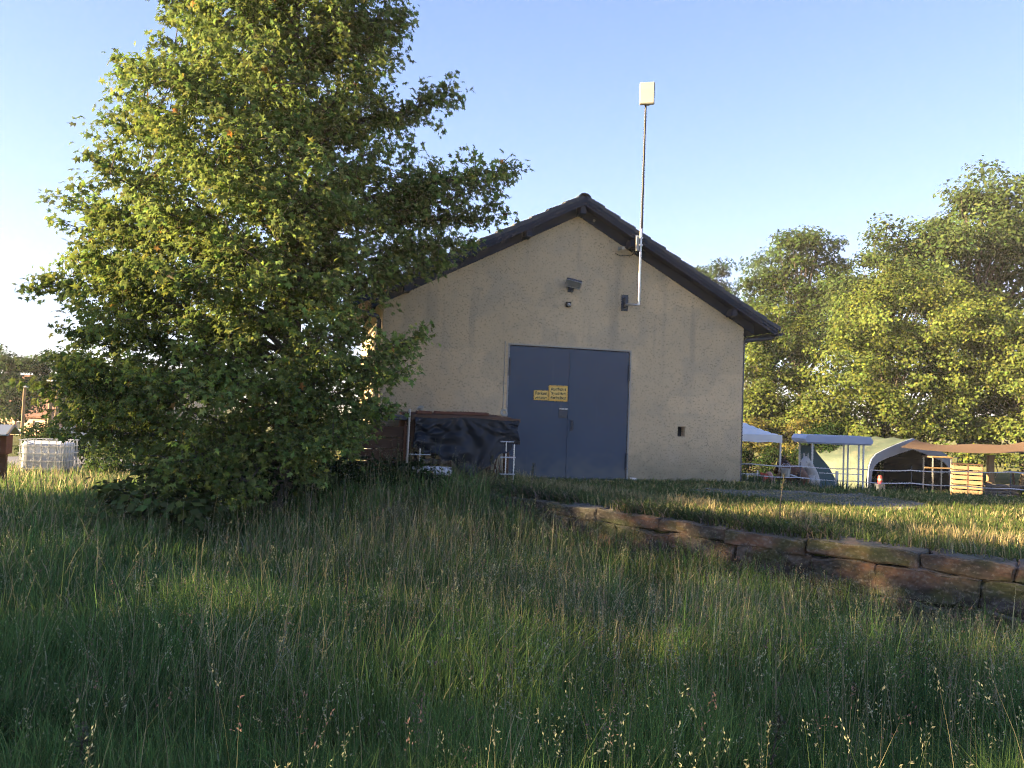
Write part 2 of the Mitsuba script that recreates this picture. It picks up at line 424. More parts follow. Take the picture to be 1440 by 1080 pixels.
# pale render band round the door and a paler plinth strip
fr = sg.box(DL - .026, -.1, DR_ + .026, DZ + .026).difference(sg.box(DL, -.2, DR_, DZ))
part('door_frame', shed, bl(flip_xz(fr, -.008, .20)), 'mat_frame')
mid = (DL + DR_) / 2 + .005
def leaf(a, b):
    m = [box(a + .006, b - .006, .018, .07, .012, DZ - .012, .006)]
    return m
d1 = part('door_leaf', shed, bl(cat(leaf(DL, mid))), 'mat_door', label='left blue door leaf carrying the yellow signs')
d2 = part('door_leaf', shed, bl(cat(leaf(mid, DR_))), 'mat_door', label='right blue door leaf with the pull handle')
part('cover_strip', d1, bl(box(mid - .028, mid + .02, .006, .017, .02, DZ - .02, .003)), 'mat_door')
part('lock_plate', d1, bl(cat([box(-.262, -.09, .004, .017, 1.19, 1.345, .004), box(-.215, -.14, -.006, .003, 1.21, 1.25, .003)])), 'mat_dark_steel')
part('latch', d1, bl(box(-.255, -.08, -.006, .017, 1.352, 1.374, .003)), 'mat_white_paint')
part('handle', d2, bl(cat([box(-.015, .035, .004, .017, .95, 1.165, .006), tube([(.012, .006, 1.13), (.012, -.05, 1.12), (.012, -.055, 1.0), (-.02, -.05, .96)], .011)])), 'mat_dark_steel', smooth=40)
for s, dk in ((DL + .012, d1), (DR_ - .012, d2)):
    for z in (.38, 2.12):
        part('hinge', dk, bl(cat([tube([(s, -.006, z - .16), (s, -.006, z + .16)], .02, 10)])), 'mat_dark_steel', smooth=40)
part('threshold', shed, bl(cat([box(DL + .02, DR_ + .35, -.06, .005, -.1, .012, .01)])), 'mat_galvanised')
part('pipe_stub', shed, bl(tube([(1.23, -.03, .045), (1.36, -.05, .035)], .03, 10)), 'mat_white_paint', smooth=40)
part('cable', shed, bl(cat([tube([(DL - .09, -.006, z) for z in np.linspace(.1, 2.6, 6)], .006, 6)])), 'mat_frame', smooth=40)

# roof: decking, bargeboards, purlins, tiles
deck = []
SL_END = 4.244
for sgn in (-1, 1):
    p = sg.Polygon([(0, ZAP - .10), (sgn * (SL_END - .05), ZAP - .10 - (SL_END - .05) * TP), (sgn * (SL_END - .05), ZAP - .155 - (SL_END - .05) * TP), (0, ZAP - .155)])
    deck.append(flip_xz(p, -OV + .04, LEN + .28))
roofk = part('roof', shed, bl(cat(deck)), 'mat_bargeboard')
for sgn in (-1, 1):
    p = sg.Polygon([(0, ZAP - .055), (sgn * (SL_END - .03), ZAP - .055 - (SL_END - .03) * TP), (sgn * (SL_END - .03), ZAP - .21 - (SL_END - .03) * TP), (0, ZAP - .21)])
    part('bargeboard', roofk, bl(flip_xz(p, -OV, -OV + .032)), 'mat_bargeboard')
    p = sg.Polygon([(0, ZAP - .05), (sgn * (SL_END - .01), ZAP - .05 - (SL_END - .01) * TP), (sgn * (SL_END - .01), ZAP - .15 - (SL_END - .01) * TP), (0, ZAP - .15)])
    part('bargeboard', roofk, bl(flip_xz(p, -OV - .024, -OV - .002)), 'mat_bargeboard')
    # wall-head board against the gable: the dark strip under the soffit
    p = sg.Polygon([(0, ZAP - .156), (sgn * 3.9, ZAP - .156 - 3.9 * TP), (sgn * 3.9, ZAP - .35 - 3.9 * TP), (0, ZAP - .35)])
    part('soffit_board', roofk, bl(flip_xz(p, -.03, -.003)), 'mat_bargeboard')
    for sc, hgt in ((1.06, .19), (3.30, .20)):
        zt = ZAP - .157 - sc * TP - .05
        part('purlin', roofk, bl(box(sgn * sc - .06, sgn * sc + .06, -OV + .05, -.031, zt - hgt * .75, zt, .01)), 'mat_bargeboard')
part('purlin', roofk, bl(box(-.06, .06, -OV + .05, -.031, ZAP - .37, ZAP - .21, .01)), 'mat_bargeboard')

def tile_mesh(sgn, s0, s1, d0, d1, lift, verge=False):
    """one pantile between slope distances s0..s1 (horizontal) and depths d0..d1"""
    nd = 7
    dd = np.linspace(d0, d1, nd)
    prof = .028 * (.5 - .5 * np.cos((dd - d0) / (d1 - d0) * 2 * np.pi))
    P = []
    for s, l in ((s0, .012), (s1, .045)):
        P.append(np.stack([np.full(nd, sgn * s), dd, ZAP - .035 - s * TP + l + prof + lift], 1))
    top = np.array(P)
    bot = top.copy(); bot[..., 2] -= .022
    m = []
    v = np.vstack([top.reshape(-1, 3), bot.reshape(-1, 3)])
    f = []
    def q(a, b, c, d): f.extend([[a, b, c], [a, c, d]])
    o = 2 * nd
    for k in range(nd - 1):
        q(k, k + 1, nd + k + 1, nd + k)
        q(o + k, o + nd + k, o + nd + k + 1, o + k + 1)
        q(nd + k, nd + k + 1, o + nd + k + 1, o + nd + k)
    q(0, nd, o + nd, o); q(nd - 1, o + nd - 1, o + 2 * nd - 1, 2 * nd - 1)
    tm = trimesh.Trimesh(v, f, process=False)
    if verge:     # turned-down side of a verge tile
        z0 = ZAP - .035 - s0 * TP + lift; z1 = ZAP - .035 - s1 * TP + lift
        p = sg.Polygon([(sgn * s0, z0 + .012), (sgn * s1, z1 + .045), (sgn * s1, z1 - .045), (sgn * s0, z0 - .055)])
        tm = cat([tm, flip_xz(p, d0 - .016, d0 + .002)])
    return tm
rng = np.random.default_rng(5)
ncourse = 13
cs = np.linspace(.04, SL_END + .02, ncourse + 1)
ncol = 24
cd = np.linspace(-OV - .03, LEN + .32, ncol + 1)
rest = []
for sgn in (-1, 1):
    for i in range(ncourse):
        for j in range(ncol):
            m = tile_mesh(sgn, cs[i], cs[i + 1] + .035, cd[j] + .002, cd[j + 1] - .001, rng.uniform(-.003, .004), j == 0)
            if j < 4:
                part('tile', roofk, bl(m), 'mat_tile')
            else:
                rest.append(m)
part('far_tiles', roofk, bl(cat(rest)), 'mat_tile', kind='stuff')
for j in range(16):
    a, b = np.linspace(-OV - .01, LEN + .34, 17)[j:j + 2]
    th = np.linspace(-.2 * np.pi, 1.2 * np.pi, 9)
    P = np.array([[(.12 * math.cos(t), d, ZAP - .075 + .085 * math.sin(t)) for t in th] for d in (a, b + .03)])
    part('ridge_tile', roofk, bl(sheet(P, .02)), 'mat_tile', smooth=40)

# gutters and the swan-neck outlet
for sgn in (-1, 1):
    e = sgn * (SL_END + .06); zg = ZAP - .13 - SL_END * TP
    th = np.linspace(np.pi, 2 * np.pi, 9)
    P = np.array([[(e + .07 * math.cos(t), d, zg + .07 * math.sin(t)) for t in th] for d in np.linspace(-OV - .02, LEN + .3, 6)])
    gk = part('gutter', shed, bl(sheet(P, .006)), 'mat_dark_steel', smooth=40)
    for d in np.linspace(.1, LEN, 8):
        part('bracket', gk, bl(bar((e, d, zg - .074), (e - sgn * .16, d, zg + .06), .02, .006)), 'mat_dark_steel')
    part('downpipe', shed, bl(tube([(e, -.12, zg - .06), (e - sgn * .06, -.12, zg - .10), (sgn * (W + .1), .08, zg - .165), (sgn * (W + .065), .12, zg - .24), (sgn * (W + .065), .14, -.5)], .042, 10)), 'mat_dark_steel', smooth=40)

# floodlight, sensor, mast
fl = thing('floodlight', 'small rectangular floodlight on the gable above the double door', 'floodlight')
FM = BM @ trimesh.transformations.translation_matrix((-.11, -.17, 3.79)) @ rot([1, 0, 0], math.radians(52)) @ rotz(math.radians(-14))
def flo(m): m = m.copy(); m.apply_transform(FM); return m
part('housing', fl, flo(box(-.15, .15, -.045, .02, -.085, .085, .012)), 'mat_dark_steel')
part('frame', fl, flo(cat([box(-.15, .15, -.058, -.046, .07, .088), box(-.15, .15, -.058, -.046, -.088, -.07), box(-.15, -.132, -.058, -.046, -.0695, .0695), box(.132, .15, -.058, -.046, -.0695, .0695)])), 'mat_galvanised')
part('glass', fl, flo(box(-.131, .131, -.052, -.046, -.069, .069)), 'mat_lens_glass')
part('bracket', fl, bl(cat([box(-.17, -.05, -.012, -.0015, 3.63, 3.74, .004), bar((-.16, -.01, 3.69), (-.16, -.15, 3.74), .022, .006), bar((-.06, -.01, 3.69), (-.06, -.15, 3.74), .022, .006), tube([(-.11, -.015, 3.68), (-.12, -.09, 3.62), (-.09, -.05, 3.6)], .007, 6)])), 'mat_dark_steel')
se = thing('motion_sensor', 'small dark motion sensor on the wall just below the floodlight', 'sensor')
part('body', se, bl(box(-.208, -.108, -.075, -.0015, 3.335, 3.43, .012)), 'mat_black_plastic')
part('lens', se, bl(move(trimesh.creation.icosphere(2, .034), (-.158, -.078, 3.37))), 'mat_lens_glass', smooth=True)

ma = thing('antenna_mast', 'tall thin mast on the gable with white panel antenna on top', 'antenna mast')
MS, MD = 1.15, -.40
part('lower_pole', ma, bl(tube([(MS, MD, 3.42), (MS, MD, 4.9)], .026, 12)), 'mat_galvanised', smooth=40)
part('upper_pole', ma, bl(tube([(MS + .004, MD, 4.72), (MS + .012, MD, 6.2), (MS + .02, MD, 7.55)], [.0225, .022, .02], 12)), 'mat_black_plastic', smooth=40)
part('wall_plate', ma, bl(cat([box(.95, 1.09, -.02, -.0015, 3.34, 3.66, .004), box(.985, 1.06, -.11, -.02, 3.40, 3.60, .01)])), 'mat_dark_steel', label='lower wall plate of the mast')
part('arm', ma, bl(tube([(1.02, -.06, 3.46), (1.02, MD * .8, 3.43), (MS - .03, MD, 3.42), (MS, MD, 3.46)], .024, 10)), 'mat_galvanised', smooth=40)
part('upper_clamp', ma, bl(cat([box(MS - .1, MS + .03, MD + .022, MD + .045, 4.52, 4.78, .004), bar((MS - .03, MD + .04, 4.65), (MS - .03, -.03, 4.65), .04), box(MS - .035, MS + .035, MD - .034, MD + .034, 4.56, 4.60, .005), box(MS - .035, MS + .035, MD - .034, MD + .034, 4.70, 4.74, .005)])), 'mat_galvanised')
part('junction_box', ma, bl(box(MS - .10, MS - .042, MD - .03, MD + .04, 4.46, 4.74, .008)), 'mat_white_plastic', label='narrow pale box beside the mast')
part('cable', ma, bl(cat([tube([(MS - .07, MD, 4.46), (MS - .16, MD + .1, 4.38), (MS - .30, -.1, 4.41), (MS - .36, -.02, 4.47)], .008, 6), tube([(MS + .03, MD, z) for z in np.linspace(4.6, 7.3, 8)], .007, 6)])), 'mat_black_plastic')
PM = BM @ trimesh.transformations.translation_matrix((MS + .02, MD - .05, 7.53)) @ rotz(math.radians(-26)) @ rot([1, 0, 0], math.radians(-3))
def pan(m): m = m.copy(); m.apply_transform(PM); return m
pk = part('panel', ma, pan(box(-.145, .145, -.075, .015, -.215, .225, .018)), 'mat_white_plastic')
part('bracket', pk, pan(cat([box(-.05, .05, .0155, .07, -.2, -.14, .004), box(-.05, .05, .0155, .07, .1, .16, .004)])), 'mat_galvanised')
cm = thing('wall_camera', 'tiny pale camera under the right roof slope beside the mast', 'camera')
part('body', cm, bl(move(tube([(0, -.09, 0), (0, .03, .02)], .034, 12), (.87, -.12, 4.54))), 'mat_white_plastic', smooth=40)
part('mount', cm, bl(cat([box(.845, .895, -.012, -.0015, 4.52, 4.60, .004), tube([(.87, -.008, 4.57), (.87, -.09, 4.56)], .011, 8)])), 'mat_white_plastic')
sp = thing('bulkhead_lamp', 'tiny unlit lamp high under the ridge of the gable', 'lamp')
part('body', sp, bl(tube([(.31, -.0015, 5.06), (.31, -.05, 5.06)], .03, 12)), 'mat_dark_steel', smooth=40)
part('lens', sp, bl(move(trimesh.creation.icosphere(2, .024), (.31, -.055, 5.06))), 'mat_white_plastic', smooth=True)

# signs on the door
def sign(name, label, s0, s1, z0, z1, lines, rim):
    k = thing(name, label, 'sign')
    part('plate', k, bl(box(s0, s1, .006, .0165, z0, z1, .002)), 'mat_sign_yellow')
    part('face', k, bl(box(s0 + rim, s1 - rim, .0025, .0055, z0 + rim, z1 - rim)), 'mat_sign_face')
    for txt, zc, h in lines:
        m = meshkit.text_mesh(txt, h, .0015, bold=True)
        w = np.ptp(m.vertices[:, 0]); fit = min(1.0, (s1 - s0 - 2 * rim - .02) / w)
        v = np.array(m.vertices); cx = (v[:, 0].max() + v[:, 0].min()) / 2
        v = np.stack([(v[:, 0] - cx) * fit + (s0 + s1) / 2, .0021 - v[:, 2], v[:, 1] - h / 2 + zc], 1)
        part('lettering', k, bl(trimesh.Trimesh(v, m.faces, process=False)), 'mat_print', label=f'line reading {txt}')
sign('parking_sign', 'smaller left yellow sign on the door reading Parken verboten', -.776, -.492, 1.512, 1.70, [('Parken', 1.645, .062), ('verboten', 1.56, .052)], .012)
sign('exit_sign', 'larger right yellow sign on the door reading Ausfahrt Tag und Nacht freihalten', -.481, -.095, 1.505, 1.808, [('Ausfahrt', 1.737, .056), ('Tag und Nacht', 1.655, .052), ('freihalten', 1.572, .056)], .028)

# ------------------------------------------------------------------ the lean-to with firewood in front of the gable's left half
ws = thing('wood_shelter', 'low lean-to firewood shelter of rough boards against the gable', 'wood shelter')
rng = np.random.default_rng(11)
def bdep(z): return -1.45
for i in range(7):     # roof planks, laid along the gable
    d0 = -1.52 + i * .2
    z = 1.135 + i * .006
    part('roof_board', ws, bl(box(-3.34 + rng.uniform(-.05, .05), -1.58 + rng.uniform(-.06, .03), d0, d0 + .19, z, z + .032, .006)), 'mat_brown_timber')
for i, (a, b) in enumerate(((-3.2, -2.95), (-2.86, -1.93), (-2.5, -1.9))):
    part('roof_board', ws, bl(box(a, b, -1.50 + i * .25, -1.30 + i * .25, 1.172 + i * .007, 1.225 + i * .006, .008)), 'mat_red_timber')
part('fascia_board', ws, bl(box(-3.3, -2.6, -1.56, -1.53, 1.07, 1.15, .006)), 'mat_brown_timber')
part('fascia_board', ws, bl(box(-2.5, -1.45, -1.56, -1.53, 1.085, 1.15, .006)), 'mat_brown_timber')
for s in (-3.26, -2.4, -1.66):
    for d in (-1.48, -.2):
        part('post', ws, bl(box(s - .04, s + .04, d - .04, d + .04, -.1, 1.13, .006)), 'mat_brown_timber')
for i in range(7):
    part('back_board', ws, bl(box(-3.3, -1.62, -.15, -.13, .05 + i * .15, .19 + i * .15, .004)), 'mat_grey_timber')
# boarded bin on the left
bn = thing('plank_bin', 'dark boarded bin left of the firewood shelter with flat lid', 'wooden bin')
for i in range(5):
    part('plank', bn, bl(box(-4.3, -3.36, -1.47 + rng.uniform(-.008, .008), -1.445, .02 + i * .19, .195 + i * .19, .004)), 'mat_brown_timber')
part('lid', bn, bl(box(-4.34, -3.37, -1.56, -.6, 1.06, 1.135, .01)), 'mat_dark_steel')
part('side', bn, bl(box(-3.385, -3.355, -1.44, -.62, .0, 1.055, .004)), 'mat_red_timber')
part('side', bn, bl(box(-4.3, -4.27, -1.44, -.62, .0, 1.055, .004)), 'mat_grey_timber')
part('corner_post', bn, bl(box(-3.40, -3.352, -1.50, -1.472, -.05, .97, .005)), 'mat_red_timber')
# steel pole in front
po = single('steel_pole', 'thin pale steel pole standing at the left end of the firewood shelter', 'pole', bl(tube([(-3.36, -1.72, -.35), (-3.355, -1.7, .5), (-3.345, -1.69, 1.25)], .02, 10)), 'mat_rust_pole', smooth=40)
# tarpaulin
uu, vv = np.meshgrid(np.linspace(0, 1, 90), np.linspace(0, 1, 60), indexing='ij')
bot = .62 - .42 * np.exp(-((uu - .58) / .2) ** 2) - .12 * np.exp(-((uu - .3) / .2) ** 2) + .03 * np.sin(uu * 40) + .12 * S(.85, 1, uu)
bot = np.where(uu > .93, .72, bot)
zt = 1.125 - .015 * np.sin(uu * 9)
Z = zt * (1 - vv) + bot * vv
fold = 0
for c, kx, amp in ((.42, 26, .030), (.75, 30, .022), (.12, 20, .022)):
    fan = (uu - c) / (.12 + .95 * vv)
    fold = fold + amp * np.sin(kx * fan * .55 + 3 * vv) * np.exp(-(fan * 1.1) ** 2) * S(0, .25, vv)
swag = .012 * np.sin((Z - .25 * (uu - .45) ** 2 * 6) * 27) * np.exp(-((uu - .22) / .25) ** 2) * S(0.05, .3, vv)
wr = (meshkit.noise(np.stack([uu * 16, vv * 11, uu * 0], -1), 6) - .5) * .022 + (meshkit.noise(np.stack([uu * 40 + vv * 14, vv * 26, uu * 0], -1), 7) - .5) * .008
SS = -3.25 + 1.76 * uu + .02 * np.sin(vv * 5 + uu * 9)
D = -1.60 - fold - swag - wr - .06 * vv
single('tarpaulin', 'crumpled black plastic tarpaulin hanging over the firewood shelter front', 'tarpaulin', bl(sheet(np.stack([SS, D, Z], -1), .003)), 'mat_tarpaulin', smooth=50)
# birch log and stacked firewood
bk = thing('birch_log', 'white birch log lying in front of the firewood under the tarpaulin', 'log')
part('bark', bk, bl(tube([(-3.27, -1.66, .26), (-2.95, -1.67, .265), (-2.62, -1.66, .255)], [.075, .078, .07], 14, cap=False)), 'mat_birch', smooth=40)
part('cut_end', bk, bl(cat([tube([(-3.274, -1.66, .26), (-3.266, -1.66, .26)], .074, 14), tube([(-2.624, -1.66, .255), (-2.616, -1.66, .255)], .069, 14)])), 'mat_log_end')
lay = []
for row in range(4):
    for c in range(12 - row % 2):
        lay.append((-3.18 + .142 * c + .07 * (row % 2) + rng.uniform(-.012, .012), .09 + row * .125 + rng.uniform(-.008, .008), rng.uniform(.052, .068)))
ORD = ['leftmost', 'second', 'third', 'fourth', 'fifth']
lay = [q for q in lay if q[0] < -2.66]
seen_row = {}
for s, z, r in lay:
    row = int(round((z - .09) / .125)); seen_row[row] = seen_row.get(row, -1) + 1
    k = thing('firewood_log', f"stacked firewood log, {ORD[seen_row[row]]} {'from left ' if seen_row[row] else ''}in the {['bottom', 'second lowest', 'third lowest', 'top'][row]} row by the steel pole", 'log', 'firewood stacked in the shelter')
    d0 = -1.42 + rng.uniform(-.05, .03)
    ang = np.linspace(0, 2 * np.pi, 9)[:-1]
    rr = r * rng.uniform(.86, 1.08, 8)
    poly = sg.Polygon(np.stack([s + rr * np.cos(ang), z + rr * np.sin(ang)], 1))
    part('bark', k, bl(flip_xz(poly, d0, d0 + .75)), 'mat_bark')
    part('cut_end', k, bl(flip_xz(poly.buffer(-.006), d0 - .004, d0 - .0005)), 'mat_log_end')
fwl = [(-3.02, -1.62, .40, .2, 'leftmost'), (-2.86, -1.6, .41, -.25, 'middle'), (-2.74, -1.62, .40, .5, 'rightmost')]
for s, d, z, a, wh in fwl:
    k = thing('firewood_log', f'{wh} of the short rough logs lying on the white birch log', 'log', 'loose logs on the birch log')
    part('bark', k, bl(tube([(s - .09 * math.cos(a), d - .06, z), (s + .09 * math.cos(a), d + .06, z + .05 * math.sin(a))], .045, 8)), 'mat_bark')
# steel mesh cage corner on the right
cg = thing('steel_cage', 'open tubular steel cage holding brushwood at the right end of the shelter', 'cage')
for s in (-1.70, -1.56):
    part('upright', cg, bl(tube([(s, -1.62, -.1), (s, -1.62, .76)], .012, 8)), 'mat_galvanised', smooth=40)
for s in (-1.70, -1.56):
    part('upright', cg, bl(tube([(s, -.9, -.1), (s, -.9, .76)], .012, 8)), 'mat_galvanised', smooth=40)
for z in (.22, .50, .76):
    part('rail', cg, bl(tube([(-1.80, -1.622, z), (-1.53, -1.622, z)], .012, 8)), 'mat_galvanised', smooth=40)
    part('rail', cg, bl(tube([(-1.56, -1.62, z), (-1.56, -.88, z)], .012, 8)), 'mat_galvanised', smooth=40)
for i in range(12):
    k = thing('brushwood_stick', 'bent dry brown stick packed in the open steel cage right of the tarpaulin', 'stick', 'sticks in the steel cage')
    a = np.array([rng.uniform(-1.86, -1.6), rng.uniform(-1.58, -1.3), rng.uniform(.0, .35)])
    b = a + [rng.uniform(-.1, .1), rng.uniform(-.1, .3), rng.uniform(.1, .35)]
    scene[k] = mikit.ply(bl(tube([a, (a + b) / 2 + rng.normal(0, .02, 3), b], [.014, .012, .008], 6)), 'mat_brown_timber')
cr = thing('wire_rack', 'small crossed steel rack at the left foot of the tarpaulin', 'rack')
part('upright', cr, bl(tube([(-3.15, -1.68, 0), (-3.15, -1.68, .62)], .011, 8)), 'mat_galvanised')
part('rail', cr, bl(tube([(-3.32, -1.692, .52), (-2.98, -1.692, .52)], .011, 8)), 'mat_galvanised')
rg = trimesh.creation.torus(.05, .016, 20, 10); rg.apply_transform(rot([1, 0, 0], math.radians(72)))
single('white_ring', 'small white plastic ring lying on the right end of the shelter roof', 'ring', bl(move(rg, (-1.71, -1.42, 1.245))), 'mat_white_plastic', smooth=True)
fo = thing('foil_scrap', 'crumpled white foil scrap on the left end of the shelter roof', 'scrap')
m = trimesh.creation.icosphere(2, .05); v = np.array(m.vertices); m.vertices = v * (1 + (nz(v + 3, 40)[:, None] - .5) * .9) * [1, .8, .8]
scene[fo] = mikit.ply(bl(move(m, (-3.13, -1.42, 1.27))), 'mat_white_plastic')

# ------------------------------------------------------------------ stone retaining wall of the old loading ramp
rw = thing('retaining_wall', 'low weathered reddish stone retaining wall along the grass platform edge', 'wall')
rng = np.random.default_rng(21)
seg = np.diff(RAMP, axis=0); sl = np.linalg.norm(seg, axis=1); cum = np.concatenate([[0], np.cumsum(sl)])
def on_ramp(t):
    i = min(np.searchsorted(cum, t, 'right') - 1, len(sl) - 1); i = max(i, 0)
    d = seg[i] / sl[i]
    return RAMP[i] + d * (t - cum[i]), math.atan2(d[1], d[0])
core = []
for i in range(len(RAMP) - 1):
    d_ = seg[i] / sl[i]; n_ = np.array([-d_[1], d_[0]])
    a_, b_ = RAMP[i] + n_ * .09, RAMP[i + 1] + n_ * .09
    p_ = sg.Polygon([a_ - d_ * .04, b_ + d_ * .04, b_ + n_ * .24 + d_ * .04, a_ + n_ * .24 - d_ * .04])
    core.append(prism(p_, -1.1, -.10))
part('mortar', rw, cat(core), 'mat_soil')
for course, (z0, h, dep, L0) in enumerate(((-.15, .155, .50, .95), (-.46, .305, .42, .8), (-.98, .515, .42, .9))):
    t = .15 * course
    while t < cum[-1] - .3:
        L = L0 * rng.uniform(.8, 1.2)
        c, a = on_ramp(t + L / 2)
        m = rough_stone(L - .004, dep, h, rng, .022 if course == 0 else .036)
        m.apply_transform(rotz(a + rng.uniform(-.02, .02)))
        nrm = np.array([-math.sin(a), math.cos(a)])       # towards the platform
        off = dep / 2 - .06 + rng.uniform(-.025, .025)
        m.apply_translation((c[0] + nrm[0] * off, c[1] + nrm[1] * off, z0 + rng.uniform(-.012, .012)))
        part('coping_stone' if course == 0 else 'stone', rw, m, 'mat_stone')
        t += L

# ------------------------------------------------------------------ paddock things on the right
def g1(x, y): return float(gz(np.array([x]), np.array([y]))[0])

# white pop-up canopy
cp = thing('pop_up_canopy', 'white pop-up canopy with dark inside right behind the shed corner', 'canopy')
cx, cy, cw = 5.85, 21.9, 1.26
zg = g1(cx, cy); zE, zP = .725, 1.55
M = rotz(math.radians(12)); M[:2, 3] = (cx, cy)
n = 9
t_ = np.linspace(-1, 1, 2 * n + 1)
XX, YY = np.meshgrid(t_, t_, indexing='ij')
rr_ = np.maximum(np.abs(XX), np.abs(YY))
ZZ = zE + .20 + (zP - zE - .20) * (1 - rr_) ** 1.25
roofm = sheet(np.stack([XX * cw, YY * cw, ZZ], -1), .004)
val = []
for a in range(4):
    s_ = np.linspace(-cw, cw, 14)
    P = np.array([[(s, -cw - .004, z) for z in np.linspace(zE + .20, zE - .0 + .012 * math.sin(s * 9), 3)] for s in s_])
    m = sheet(P, .003); m.apply_transform(rotz(a * math.pi / 2)); val.append(m)
part('roof_cloth', cp, move(roofm, M=M), 'mat_white_canvas', smooth=40)
part('valance', cp, move(cat(val), M=M), 'mat_white_canvas')
for sx in (-1, 1):
    for sy in (-1, 1):
        part('leg', cp, move(box(sx * (cw - .03) - .022, sx * (cw - .03) + .022, sy * (cw - .03) - .022, sy * (cw - .03) + .022, zg - .1, zE + .2), M=M), 'mat_white_paint')
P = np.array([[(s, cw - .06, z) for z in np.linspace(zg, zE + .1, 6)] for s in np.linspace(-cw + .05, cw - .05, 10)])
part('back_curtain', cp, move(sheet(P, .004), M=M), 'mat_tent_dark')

# white rail gate panel next to the shed
gt = thing('white_gate', 'white rail fence panel standing against the right corner of the shed', 'gate')
Mg = rotz(math.radians(3)); Mg[:2, 3] = (5.3, 19.2)
zb_ = g1(5.8, 19.2)
part('top_rail', gt, move(box(-1.0, 1.1, -.03, .03, -.075, -.02, .008), M=Mg), 'mat_white_paint')
part('bottom_rail', gt, move(box(-1.0, 1.1, -.025, .025, -.70, -.66, .008), M=Mg), 'mat_white_paint')
part('post', gt, move(box(1.1, 1.18, -.04, .04, zb_ - .2, -.0, .008), M=Mg), 'mat_white_paint')
part('post', gt, move(box(-1.08, -1.0, -.04, .04, zb_ - .2, -.0, .008), M=Mg), 'mat_white_paint')
for i in range(8):
    part('baluster', gt, move(box(-.9 + i * .25, -.868 + i * .25, -.012, .012, -.66, .06 if i % 2 else -.075, .004), M=Mg), 'mat_white_paint')
# towels on the gate post
tw = thing('red_blanket', 'red blanket hung over the end of the white rail gate', 'blanket')
rng = np.random.default_rng(31)
a_, b_ = np.meshgrid(np.linspace(0, 1, 16), np.linspace(0, 1, 16), indexing='ij')
th_ = (b_ - .5) * 2
P = np.stack([6.22 + .30 * a_ , 19.17 + .06 * np.tanh(th_ * 4) + .03 * np.sin(a_ * 14), .03 - .40 * np.abs(th_) ** 1.1 - .05 * a_], -1)
scene[tw] = mikit.ply(sheet(P, .012), 'mat_red_cloth', smooth=60)
tw2 = thing('pale_towel', 'pale pink towel draped slantwise over the red blanket on the gate', 'towel')
P = np.stack([6.36 + .11 * a_ + .12 * np.abs(th_), 19.16 + .085 * np.tanh(th_ * 4) + .03 * np.sin(a_ * 14 + 1), .055 - .38 * np.abs(th_) ** 1.1], -1)
scene[tw2] = mikit.ply(sheet(P, .012), 'mat_pink_cloth', smooth=60)
wb = thing('white_bucket', 'white bucket hanging on the fence left of the brown horse', 'bucket')
part('tub', wb, move(lathe([(0, 0), (.10, 0), (.125, .22), (.118, .22), (.095, .012), (0, .012)], 18), (6.95, 19.5, -.10)), 'mat_white_plastic', smooth=40)
part('handle', wb, tube([(6.95 + .12 * math.cos(t), 19.5, .12 + .13 * math.sin(t)) for t in np.linspace(0, math.pi, 9)], .006, 6), 'mat_galvanised')
st = single('white_pole', 'white pole leaning from the bucket towards the brown horse', 'pole', tube([(7.0, 19.55, -.02), (7.4, 19.5, -.12)], .018, 8), 'mat_white_paint')

# horses
def hull_chain(joints, bones, refine=.05, iters=8):
    man = None
    for a, b in bones:
        pts = []
        for k in (a, b):
            p, r = joints[k]
            s = trimesh.creation.icosphere(2, 1.0).vertices * r + np.array(p)
            pts.append(s)
        h = m3.Manifold.hull_points(np.vstack(pts))
        man = h if man is None else man + h
    man = man.refine_to_length(refine)
    m = man.to_mesh()
    tm = trimesh.Trimesh(np.array(m.vert_properties[:, :3]), np.array(m.tri_verts), process=True)
    trimesh.smoothing.filter_taubin(tm, iterations=iters)
    return tm

